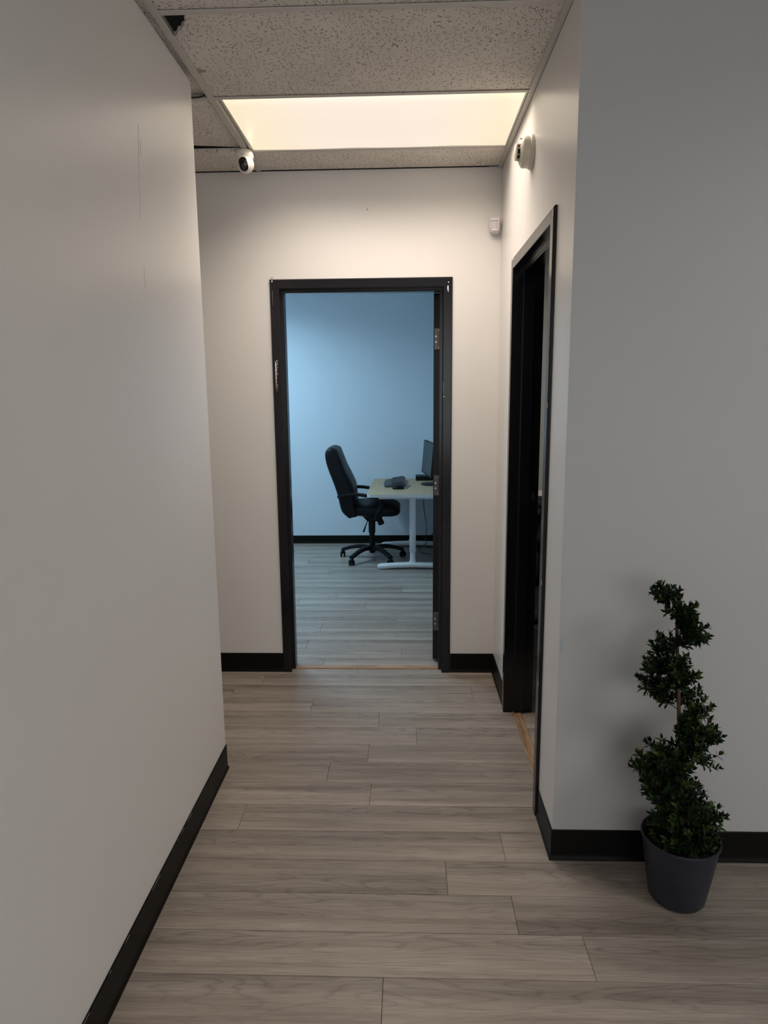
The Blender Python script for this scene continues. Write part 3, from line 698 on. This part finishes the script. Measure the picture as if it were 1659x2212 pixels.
# foliage lobes: x, z, half width, half height, depth centre, depth half size, sprigs
BL = [(0.763, 1.000, 0.047, 0.036, 0.00, 0.040, 15), (0.795, 0.960, 0.048, 0.034, -0.02, 0.045, 14), (0.836, 0.908, 0.048, 0.036, -0.035, 0.050, 15), (0.852, 0.872, 0.036, 0.022, -0.02, 0.045, 9),
      (0.772, 0.843, 0.042, 0.036, 0.01, 0.045, 12), (0.748, 0.792, 0.057, 0.046, 0.00, 0.050, 17), (0.804, 0.770, 0.050, 0.036, -0.045, 0.040, 13), (0.752, 0.718, 0.056, 0.046, 0.01, 0.055, 17),
      (0.783, 0.667, 0.044, 0.030, 0.03, 0.045, 10), (0.851, 0.682, 0.044, 0.048, 0.035, 0.045, 10), (0.881, 0.637, 0.048, 0.040, 0.01, 0.050, 15), (0.871, 0.592, 0.050, 0.036, -0.01, 0.060, 14),
      (0.914, 0.562, 0.048, 0.036, -0.01, 0.055, 13), (0.847, 0.532, 0.058, 0.040, -0.02, 0.060, 15), (0.906, 0.486, 0.062, 0.036, -0.01, 0.055, 9), (0.779, 0.500, 0.070, 0.044, -0.02, 0.065, 20),
      (0.740, 0.454, 0.054, 0.052, -0.01, 0.065, 19), (0.811, 0.439, 0.074, 0.055, -0.03, 0.070, 24), (0.787, 0.377, 0.074, 0.050, -0.01, 0.070, 22), (0.858, 0.362, 0.050, 0.048, -0.01, 0.070, 17),
      (0.904, 0.315, 0.062, 0.052, 0.00, 0.070, 19), (0.934, 0.292, 0.046, 0.052, 0.00, 0.065, 15), (0.787, 0.298, 0.052, 0.040, 0.00, 0.060, 11), (0.852, 0.238, 0.080, 0.036, -0.02, 0.085, 26),
      (0.885, 0.222, 0.065, 0.030, -0.02, 0.075, 16), (0.853, 0.222, 0.085, 0.018, -0.03, 0.065, 20), (0.815, 0.222, 0.050, 0.018, -0.03, 0.060, 10), (0.940, 0.225, 0.030, 0.022, -0.02, 0.050, 8),
      (0.812, 0.93, 0.030, 0.030, -0.03, 0.035, 8), (0.800, 0.860, 0.030, 0.030, -0.02, 0.035, 6), (0.785, 0.795, 0.040, 0.040, -0.04, 0.040, 10), (0.800, 0.735, 0.035, 0.030, -0.02, 0.035, 8),
      (0.835, 0.610, 0.030, 0.030, -0.02, 0.040, 7), (0.840, 0.570, 0.032, 0.030, -0.02, 0.045, 8), (0.815, 0.485, 0.045, 0.040, -0.04, 0.040, 9), (0.830, 0.330, 0.050, 0.050, -0.04, 0.050, 12), (0.800, 0.236, 0.045, 0.030, 0.00, 0.060, 11)]
def stem_x(z):
    for a, b in zip(stem_pts, stem_pts[1:]):
        if a[2] <= z <= b[2]: return a[0]+(b[0]-a[0])*(z-a[2])/(b[2]-a[2])
    return stem_pts[0][0] if z < stem_pts[0][2] else stem_pts[-1][0]
LEAF = [(-0.0, 0.0, 0.0), (0.28, 0.19, 0.045), (0.62, 0.19, 0.03), (1.0, 0.0, -0.10), (0.62, -0.19, 0.03), (0.28, -0.19, 0.045), (0.45, 0.0, -0.015)]
def leaf_mat4(p, d, up, L):
    d = d.normalized(); s = d.cross(up)
    if s.length < 1e-3: s = d.cross(Vector((1, 0.1, 0)))
    s.normalize(); u = s.cross(d)
    return Matrix((( d.x*L, s.x*L, u.x*L, p.x), (d.y*L, s.y*L, u.y*L, p.y), (d.z*L, s.z*L, u.z*L, p.z), (0, 0, 0, 1)))
def add_leaf(bm, m, mi):
    vs = [bm.verts.new(m @ Vector(c)) for c in LEAF]
    o = vs[:6]; c = vs[6]
    for i in range(6):
        f = bm.faces.new((o[i], o[(i+1) % 6], c)); f.material_index = mi; f.smooth = True
rnd = random.Random(21)
leaves = []; twigs = bmesh.new()
for (bxx, bz, hw, hh, dc, dh, ns) in BL:
    ns = int(ns*1.5)
    for s in range(ns):
        while True:
            q = Vector((rnd.uniform(-1, 1), rnd.uniform(-1, 1), rnd.uniform(-1, 1)))
            if 0.25 < q.length < 1: break
        if rnd.random() < 0.6: q = q.normalized()*rnd.uniform(0.75, 1.0)
        tip = Vector((bxx+q.x*hw, PY+dc+q.y*dh, bz+q.z*hh))
        tip.y = min(tip.y, YR-0.030)
        cen = Vector((bxx, PY+dc*0.6, bz-hh*0.35)); sx = Vector((stem_x(bz-0.03), PY, bz-0.035))
        root = cen.lerp(sx, rnd.uniform(0.1, 0.6))
        if (tip-root).length > 0.075: root = tip + (root-tip).normalized()*0.075
        d = (tip-root); ln = d.length
        if ln < 0.02: continue
        d.normalize()
        # stems turn up near the tip
        mid = root.lerp(tip, 0.55) + Vector((0, 0, -0.004))
        sweep(twigs, [root, mid, tip], 0.0011, 0.0011, n=4, ex=2, k=1)
        if rnd.random() < 0.12: sweep(twigs, [sx, root], 0.0016, 0.0014, n=4, ex=2, k=1)
        bright = rnd.random() < 0.28
        td = (tip-mid).normalized()*0.7+Vector((0, 0, 0.45)); td.normalize()
        npair = max(3, int(ln/0.0085)); a0 = rnd.uniform(0, PI)
        for k in range(npair):
            t = 1-0.90*k/npair; p = root.lerp(mid, t/0.55) if t < 0.55 else mid.lerp(tip, (t-0.55)/0.45)
            ax = d.cross(Vector((0, 0, 1)));
            if ax.length < 0.05: ax = Vector((1, 0, 0))
            ax.normalize(); ay = d.cross(ax)
            ang = a0 + k*PI/2
            for sg in (0, PI):
                o = ax*math.cos(ang+sg)+ay*math.sin(ang+sg)
                op = 0.55+0.5*min(1, k/3)
                dd = td*(1.15-op*0.55)+o*op
                L = rnd.uniform(0.019, 0.028)*(0.75 if k == 0 else 1)
                leaves.append((p, dd, td-o*0.3, L, 1 if bright and k < 2 else 0))
        leaves.append((tip, td, ax, 0.013, 1 if bright else 0))
leaves = [l for l in leaves if l[0].y+l[1].normalized().y*l[3] < YR-0.006]
leaves = [l for l in leaves if not ((l[0].z < PH+0.015) and ((l[0].x-PX)**2+(l[0].y-PY)**2 > 0.095**2) and l[0].z < PH-0.004)]
eye = Vector((0, 0, CAM_H))
order = sorted(range(len(leaves)), key=lambda i: (leaves[i][0]-eye).length/leaves[i][3] - rnd.random()*6)
front = set(order[:300])
bm = bmesh.new()
for i, (p, d, u, L, b) in enumerate(leaves):
    if i not in front: add_leaf(bm, leaf_mat4(p, d, u, L), b)
obj('foliage', bm, ['leaf', 'leaf_bright'], pt, kind='stuff')
obj('twigs', twigs, 'bark', pt, kind='stuff')
lm = []
for nm in ('leaf', 'leaf_bright'):
    b2 = bmesh.new(); add_leaf(b2, Matrix.Identity(4), 0); me = bpy.data.meshes.new('leaf'); b2.to_mesh(me); b2.free(); me.materials.append(MAT[nm]); lm.append(me)
base = Matrix.Translation(-wl(pt))
for i in order[:300]:
    p, d, u, L, b = leaves[i]
    o = bpy.data.objects.new('leaf', lm[b]); COL.objects.link(o); o.parent = pt
    o.matrix_local = base @ leaf_mat4(p, d, u, L)

# ------------------------------------------------------------------ office: desk
DZ = 0.705
dk = thing('desk', 'white framed office desk with a pale birch top in the blue office', 'desk', (0.05, 6.54, 0))
def rrect(x0, y0, x1, y1, r, n=5):
    out = []
    for cx, cy, a0 in ((x1-r, y1-r, 0), (x0+r, y1-r, 90), (x0+r, y0+r, 180), (x1-r, y0+r, 270)):
        for i in range(n+1):
            a = R(a0+90*i/n); out.append((cx+r*math.cos(a), cy+r*math.sin(a)))
    return out
TXA, TXB, TYA, TYB = -0.352, 0.445, 5.947, 7.125
obj('desktop', prism(bmesh.new(), rrect(TXA, TYA, TXB, TYB, 0.035), DZ-0.026, DZ-0.001), 'desk_metal', dk)
obj('veneer', prism(bmesh.new(), rrect(TXA+0.004, TYA+0.004, TXB-0.004, TYB-0.004, 0.032), DZ-0.0012, DZ), 'birch', dk, loc=((TXA+TXB)/2, (TYA+TYB)/2, DZ))
def tleg(y):
    bm = bmesh.new()
    fx0, fx1 = -0.268, 0.400
    rings = []
    for t, h0, h1, w in ((0, 0.012, 0.034, 0.012), (0.012, 0.003, 0.042, 0.028), (0.05, 0.0, 0.049, 0.036), (0.25, 0.012, 0.056, 0.037), (0.5, 0.018, 0.062, 0.038), (0.75, 0.012, 0.056, 0.037), (0.95, 0.0, 0.049, 0.036), (0.988, 0.003, 0.042, 0.028), (1, 0.012, 0.034, 0.012)):
        x = fx0+(fx1-fx0)*t; rings.append(sring((x, y, (h0+h1)/2), (0, w, 0), (0, 0, (h1-h0)/2), 3.5, 16))
    loft(bm, rings)
    f = obj('foot', bm, 'desk_metal', dk, smooth=True)
    bm = bmesh.new(); cx = 0.056
    loft(bm, [sring((cx, y, z), (a, 0, 0), (0, b, 0), 2.6, 24) for z, a, b in ((0.050, 0.045, 0.034), (0.064, 0.034, 0.028), (0.080, 0.027, 0.024), (0.10, 0.0245, 0.022), (0.17, 0.0245, 0.022))])
    obj('inner_post', bm, 'desk_metal', dk, smooth=True)
    bm = bmesh.new()
    loft(bm, [sring((cx, y, z), (a, 0, 0), (0, b, 0), 2.6, 24) for z, a, b in ((0.160, 0.026, 0.024), (0.163, 0.0285, 0.026), (0.40, 0.029, 0.027), (0.655, 0.029, 0.027))])
    obj('outer_post', bm, 'desk_metal', dk, smooth=True)
    obj('top_bracket', box(-0.25, y-0.028, 0.652, 0.36, y+0.028, DZ-0.026, bev=0.003), 'desk_metal', dk)
tleg(6.06); tleg(6.985)
obj('crossbar', box(0.035, 6.085, 0.585, 0.080, 6.96, 0.625, bev=0.004), 'desk_metal', dk)
# keyboard, mouse, monitor, black box
kb = thing('keyboard', 'dark curved ergonomic keyboard on the birch desktop', 'keyboard', (-0.125, 6.70, DZ))
def kz(x, y): return 0.012+0.030*((x+0.225)/0.20)
def kx(y): return 0.016*((y-6.70)/0.27)**2
rings = []
for i in range(15):
    yy = 6.43+0.53*i/14; s = kx(yy); e = 0.8 if i in (0, 14) else 1
    rings.append([Vector((-0.222+s+0.012*(1-e)*5, yy, DZ+0.0005)), Vector((-0.020+s*0.6, yy, DZ+0.0005)), Vector((-0.018+s*0.6, yy, DZ+0.040*e)), Vector((-0.040+s*0.6, yy, DZ+0.044*e)), Vector((-0.135+s, yy, DZ+0.030*e)), Vector((-0.222+s, yy, DZ+0.014*e))])
obj('case', loft(bmesh.new(), rings), 'charcoal', kb)
bm = bmesh.new()
for i in range(17):
    for j in range(5):
        yy = 6.455+0.0295*i; s = kx(yy); xx = -0.150+s+0.0225*j
        zt = DZ+0.029+0.0145*(j/4)
        bx(bm, xx, yy, zt-0.004, xx+0.019, yy+0.024, zt+0.006, bev=0.0015)
obj('keys', bm, 'key', kb)
ms_ = thing('mouse', 'black computer mouse beside the keyboard near the desk edge', 'mouse', (-0.078, 6.315, DZ))
bm = loft(bmesh.new(), [sring((-0.078+dx, 6.315, DZ+z), (a, 0, 0), (0, b, 0), 2.4, 24) for z, a, b, dx in ((0.0005, 0.052, 0.029, 0), (0.006, 0.056, 0.033, 0), (0.020, 0.052, 0.031, 0), (0.031, 0.040, 0.024, -0.003), (0.037, 0.024, 0.014, -0.005), (0.0385, 0.006, 0.004, -0.006))])
obj('mouse_body', bm, 'black_plastic', ms_, smooth=True)
bm = lathe(bmesh.new(), [(0.004, -0.003), (0.009, -0.003), (0.009, 0.003), (0.004, 0.003)], (-0.048, 6.315, DZ+0.0315), 14, Matrix.Rotation(R(90), 3, 'X')); obj('scroll_wheel', bm, 'charcoal', ms_)
obj('mouse_cable', sweep(bmesh.new(), [(-0.022, 6.315, DZ+0.010), (0.0, 6.33, DZ+0.003), (0.015, 6.42, DZ+0.003), (0.04, 6.55, DZ+0.003)], 0.002, 0.002, n=6), 'cable', ms_, smooth=True)
mo = thing('monitor', 'black flat computer monitor partly hidden by the black door edge', 'monitor', (0.245, 6.62, DZ))
ma = Vector((0.152, 6.855, 0)); mb = Vector((0.226, 6.30, 0))
mdir = (mb-ma).normalized(); mn = Vector((mdir.y, -mdir.x, 0)); mw = (mb-ma).length
if mn.x > 0: mn = -mn
lean = 0.085
MM = Matrix.Translation(ma+Vector((0, 0, 0.806))) @ Matrix((( mdir.x, -mn.x, 0, 0), (mdir.y, -mn.y, 0, 0), (0, 0, 1, 0), (0, 0, 0, 1)))
MM = MM @ Matrix.Rotation(-lean, 4, 'X')
def mmx(bm): bm.transform(MM); return bm
obj('monitor_case', mmx(box(0, 0.0, 0, mw, 0.028, 0.325, bev=0.004)), 'black_plastic', mo)
obj('screen', mmx(box(0.010, -0.0008, 0.018, mw-0.010, 0.002, 0.316)), 'screen', mo)
obj('stand_neck', sweep(bmesh.new(), [(0.275, 6.60, DZ+0.008), (0.272, 6.595, DZ+0.10), (0.245, 6.59, DZ+0.22)], 0.028, 0.012, up=(1, 0, 0)), 'black_plastic', mo, smooth=True)
obj('stand_base', loft(bmesh.new(), [sring((0.252, 6.64, DZ+z), (a, 0, 0), (0, b, 0), 2, 36) for z, a, b in ((0.0004, 0.108, 0.118), (0.006, 0.110, 0.120), (0.010, 0.104, 0.114), (0.0125, 0.06, 0.06))]), 'black_plastic', mo, smooth=True)
bb_ = thing('docking_station', 'flat black box on the desktop behind the monitor stand', 'electronics box', (0.20, 7.0, DZ))
obj('box_case', box(0.098, 6.93, DZ+0.0005, 0.30, 7.09, DZ+0.046, bev=0.004, seg=2), 'black_plastic', bb_)
obj('front_panel', box(0.0965, 6.94, DZ+0.008, 0.0985, 7.08, DZ+0.038, bev=0.0008), 'gloss_black', bb_)
cb = sweep(bmesh.new(), [(0.190, 7.138, DZ-0.03), (0.184, 7.138, 0.52), (0.186, 7.136, 0.40), (0.200, 7.135, 0.28), (0.212, 7.134, 0.20), (0.210, 7.132, 0.11), (0.205, 7.10, 0.03), (0.20, 7.0, 0.004), (0.24, 6.9, 0.004)], 0.0035, 0.0035, n=8)
tag(obj('power_cable', cb, 'cable', smooth=True), 'black cable hanging down the blue wall behind the desk', 'cable')
cb = sweep(bmesh.new(), [(0.33, 7.05, 0.20), (0.27, 6.95, 0.14), (0.20, 6.88, 0.06), (0.13, 6.82, 0.004), (0.14, 6.72, 0.004), (0.22, 6.62, 0.004), (0.36, 6.60, 0.004)], 0.003, 0.003, n=6)
tag(obj('floor_cable', cb, 'cable', smooth=True), 'thin black cable looped on the office floor under the desk', 'cable')
obj_out = thing('wall_outlet', 'dark outlet cover on the black baseboard under the desk', 'outlet', (0.20, YO-0.01, 0.05))
obj('cover_plate', box(0.165, YO-0.012, 0.018, 0.235, YO-0.0045, 0.075, bev=0.002), 'black_plastic', obj_out)
obj('socket', box(0.190, YO-0.0135, 0.035, 0.210, YO-0.0115, 0.058, bev=0.001), 'charcoal', obj_out)

# ------------------------------------------------------------------ office chair
def office_chair(name, lab, cx, cy, dark=True, rot=0.0, seat_mat='leather'):
    """built facing +x about its column; placed at cx, cy"""
    t = thing(name, lab, 'chair', (cx, cy, 0))
    MX = Matrix.Translation((cx, cy, 0)) @ Matrix.Rotation(rot, 4, 'Z')
    def P(nm, bm, m, par=t, **k): bm.transform(MX); return obj(nm, bm, m, par, **k)
    # backrest: profile of the side view (x relative to the column at 0), lofted across y
    outer = [(-0.205, 0.447), (-0.262, 0.500), (-0.285, 0.56), (-0.308, 0.67), (-0.343, 0.78), (-0.398, 0.93), (-0.418, 1.03), (-0.405, 1.080), (-0.375, 1.100), (-0.340, 1.100)]
    inner = [(-0.305, 1.085), (-0.290, 1.045), (-0.272, 1.00), (-0.243, 0.92), (-0.195, 0.82), (-0.160, 0.74), (-0.150, 0.67), (-0.146, 0.60), (-0.135, 0.53), (-0.125, 0.465)]
    outer = [(p.x, p.z) for p in smooth_path([(x, 0, z) for x, z in outer], 3)]
    inner = [(p.x, p.z) for p in smooth_path([(x, 0, z) for x, z in inner], 3)]
    prof = outer+inner; NP = len(outer)
    rings = []
    for yy, s in ((-0.255, 0.55), (-0.250, 0.80), (-0.235, 0.95), (-0.20, 1.0), (-0.10, 1.02), (0, 1.03), (0.10, 1.02), (0.20, 1.0), (0.235, 0.95), (0.250, 0.80), (0.255, 0.55)):
        ring = []
        for i, (x, z) in enumerate(prof):
            # shrink the section toward its own spine so the edges round off
            k = i if i < NP else 2*NP-1-i
            o = outer[k]; n_ = inner[NP-1-k]
            sx, sz = (o[0]+n_[0])/2, (o[1]+n_[1])/2
            tz = 1-(1-s)*0.10
            taper = 1.0 - 0.14*max(0, (z-0.85)/0.25)
            ring.append(Vector((sx+(x-sx)*s, yy*taper, 0.47+(sz+(z-sz)*s-0.47)*tz)))
        rings.append(ring)
    back = P('backrest', loft(bmesh.new(), rings), 'leather', smooth=True)
    # stitched pads on the front of the back
    for z0, z1, w in ((0.90, 1.06, 0.15), (0.72, 0.885, 0.17), (0.58, 0.705, 0.17)):
        bm = bmesh.new(); rr = []
        def fx(z):
            pts = sorted((b, a) for a, b in inner)
            for (za, xa), (zb, xb) in zip(pts, pts[1:]):
                if za <= z <= zb: return xa+(xb-xa)*(z-za)/(zb-za)
            return pts[-1][1]
        for t_ in (0, 0.12, 0.35, 0.65, 0.88, 1.0):
            z = z0+(z1-z0)*t_; b = 0.012*math.sin(PI*max(0.04, min(0.96, t_)))
            rr.append([Vector((fx(z)+0.002+b*math.cos(PI*q/2.0), w*q, z)) for q in (-1, -0.9, -0.5, 0, 0.5, 0.9, 1)] + [Vector((fx(z)-0.015, w*q, z)) for q in (1, 0, -1)])
        P('back_cushion', loft(bm, rr), seat_mat, back, smooth=True)
    # seat
    rings = []
    for x, z0, z1, w in ((-0.185, 0.48, 0.535, 0.17), (-0.175, 0.462, 0.560, 0.215), (-0.14, 0.452, 0.580, 0.240), (0.0, 0.446, 0.582, 0.255), (0.12, 0.446, 0.580, 0.260), (0.20, 0.447, 0.572, 0.255), (0.245, 0.458, 0.552, 0.245), (0.268, 0.475, 0.530, 0.220), (0.274, 0.490, 0.512, 0.19)):
        rings.append(sring((x, 0, (z0+z1)/2), (0, w, 0), (0, 0, (z1-z0)/2), 3.6, 28))
    P('seat', loft(bmesh.new(), rings), seat_mat, smooth=True)
    P('seat_pan', box(-0.08, -0.10, 0.425, 0.11, 0.10, 0.452, bev=0.008), 'black_plastic')
    # armrests: swept loops
    for s in (-1, 1):
        yy = 0.272*s
        pts = [(-0.296, yy*0.93, 0.650), (-0.24, yy, 0.668), (-0.15, yy, 0.676), (-0.07, yy, 0.670), (0.02, yy, 0.652), (0.085, yy, 0.628), (0.108, yy, 0.600), (0.095, yy, 0.560), (0.070, yy*0.97, 0.500), (0.055, yy*0.85, 0.445), (0.05, yy*0.6, 0.436)]
        P('armrest', sweep(bmesh.new(), pts, [0.018, 0.024, 0.026, 0.026, 0.026, 0.026, 0.024, 0.024, 0.022], [0.015, 0.016, 0.016, 0.016, 0.020, 0.026, 0.028, 0.024, 0.016], up=(0.3, 0, 1), n=12), 'black_plastic', smooth=True)
    # tilt mechanism with knob and lever
    mech = P('tilt_mechanism', loft(bmesh.new(), [sring((x, 0, z), (0, w, 0), (0, 0, h), 4, 16) for x, z, w, h in ((-0.07, 0.418, 0.04, 0.008), (-0.045, 0.405, 0.06, 0.022), (0.0, 0.400, 0.07, 0.028), (0.07, 0.405, 0.065, 0.024), (0.10, 0.418, 0.05, 0.010))]), 'black_plastic', smooth=True)
    rk = Matrix.Rotation(R(160), 3, 'Y')
    P('tension_knob', lathe(bmesh.new(), [(0.012, 0), (0.028, 0.006), (0.031, 0.045), (0.026, 0.055), (0.002, 0.056)], (0.075, 0, 0.395), 18, rk), 'black_plastic', mech, smooth=True)
    P('lever', sweep(bmesh.new(), [(-0.03, -0.05, 0.400), (-0.045, -0.13, 0.375), (-0.060, -0.19, 0.335), (-0.068, -0.22, 0.315)], [0.004, 0.004, 0.008, 0.010], [0.004, 0.004, 0.005, 0.005], n=8), 'black_plastic', mech, smooth=True)
    P('gas_cover', lathe(bmesh.new(), [(0.030, 0.262), (0.033, 0.265), (0.034, 0.372), (0.020, 0.392)], (0, 0, 0), 24), 'black_plastic', smooth=True)
    P('gas_column', lathe(bmesh.new(), [(0.026, 0.12), (0.0265, 0.262)], (0, 0, 0), 24), 'black_plastic', smooth=True)
    base = P('star_base', lathe(bmesh.new(), [(0.018, 0.062), (0.024, 0.066), (0.030, 0.080), (0.046, 0.098), (0.044, 0.128), (0.030, 0.140)], (0, 0, 0), 24), 'black_plastic', smooth=True)
    for k in range(5):
        a = R(90+72*k)
        def at(r, z): return (r*math.cos(a), r*math.sin(a), z)
        P('base_leg', sweep(bmesh.new(), [at(0.03, 0.116), at(0.12, 0.122), at(0.21, 0.108), at(0.28, 0.086), at(0.315, 0.074)], [0.030, 0.029, 0.026, 0.024, 0.024], [0.022, 0.020, 0.018, 0.017, 0.016], n=12), 'black_plastic', smooth=True)
        c = Vector(at(0.312, 0)); tw = a+PI/2+0.5*math.sin(k*2.1)
        px, py = math.cos(tw), math.sin(tw)
        bm = bmesh.new()
        for s in (-1, 1):
            rr = Matrix.Rotation(tw-PI/2, 3, 'Z') @ Matrix.Rotation(R(90), 3, 'Y')
            lathe(bm, [(0.020, -0.009), (0.025, -0.007), (0.025, 0.007), (0.020, 0.009)], (c.x+(py)*0.0*s+math.cos(tw-PI/2)*0.016*s, c.y+math.sin(tw-PI/2)*0.016*s, 0.0255), 18, rr)
        cs = P('caster', bm, 'black_plastic', base, smooth=True)
        bm = loft(bmesh.new(), [sring((c.x, c.y, z), (r_, 0, 0), (0, r_, 0), 2, 14) for z, r_ in ((0.030, 0.010), (0.046, 0.020), (0.056, 0.022), (0.064, 0.012), (0.075, 0.008))])
        P('caster_hood', bm, 'black_plastic', base, smooth=True)
    return t
ch = office_chair('office_chair', 'high backed black leather office chair pulled up to the birch desk', -0.335, 6.44)

# ------------------------------------------------------------------ what shows through the side doorway
sdk = thing('side_desk', 'black desk glimpsed through the narrow gap of the side doorway', 'desk', (1.35, 5.0, 0))
obj('desktop', box(0.93, 4.62, 0.735, 1.75, 5.55, 0.765, bev=0.003), 'black_plastic', sdk)
for yy in (4.66, 5.49): obj('side_panel', box(0.97, yy, 0.0, 1.70, yy+0.025, 0.735), 'black_plastic', sdk)
obj('modesty_panel', box(1.66, 4.685, 0.25, 1.68, 5.49, 0.735), 'black_plastic', sdk)
prt = thing('paper_tray', 'stacked letter tray with loose papers behind the side doorway', 'tray', (1.02, 5.0, 0.766))
bm = bmesh.new()
for z in (0.768, 0.828): bx(bm, 0.945, 4.90, z, 1.20, 5.22, z+0.003); bx(bm, 0.945, 4.90, z, 0.948, 5.22, z+0.025); bx(bm, 1.197, 4.90, z, 1.20, 5.22, z+0.025)
for x, yy in ((0.947, 4.905), (1.195, 4.905), (0.947, 5.212), (1.195, 5.212)): bx(bm, x-0.002, yy-0.002, 0.768, x+0.004, yy+0.006, 0.828)
obj('tray_frame', bm, 'black_plastic', prt)
for i in range(5):
    bm = box(0.955, 4.912, 0, 1.165, 5.205, 0.0012); a = rnd.uniform(-0.05, 0.05)
    z = 0.7715+0.009*i if i < 3 else 0.8315+0.010*(i-3)
    bm.transform(Matrix.Translation((1.06, 5.06, z)) @ Matrix.Rotation(a, 4, 'Z') @ Matrix.Translation((-1.06, -5.06, 0)))
    p_ = obj('paper_sheet', bm, 'paper', prt)
bx2 = thing('side_monitor', 'dark monitor on the black desk seen past the side door jamb', 'monitor', (1.43, 5.36, 0.766))
obj('monitor_case', box(1.16, 5.36, 0.84, 1.70, 5.39, 1.16, bev=0.004), 'black_plastic', bx2)
obj('stand', box(1.395, 5.37, 0.7665, 1.465, 5.40, 0.90, bev=0.003), 'black_plastic', bx2)
obj('stand_base', box(1.315, 5.30, 0.7655, 1.545, 5.45, 0.775, bev=0.003), 'black_plastic', bx2)
office_chair('office_chair', 'dark office chair in front of the black desk beyond the side doorway', 1.05, 4.28, rot=R(90), seat_mat='grey_fabric')

# bare edge of paint along the top of the left cove base
for y0, ln in ((2.14, 0.05), (2.07, 0.03), (2.03, 0.012), (1.98, 0.008), (1.80, 0.07), (1.60, 0.03), (1.50, 0.012), (1.33, 0.06), (1.26, 0.09)):
    chip(bb_left, [(y0, BH-0.0035), (y0+ln, BH-0.0030), (y0+ln*0.96, BH-0.0012), (y0+ln*0.4, BH-0.0018), (y0+0.002, BH-0.0022)], XL+0.0042, 'pale_scuff', 'paint_fleck', 'x', th=-0.0003)
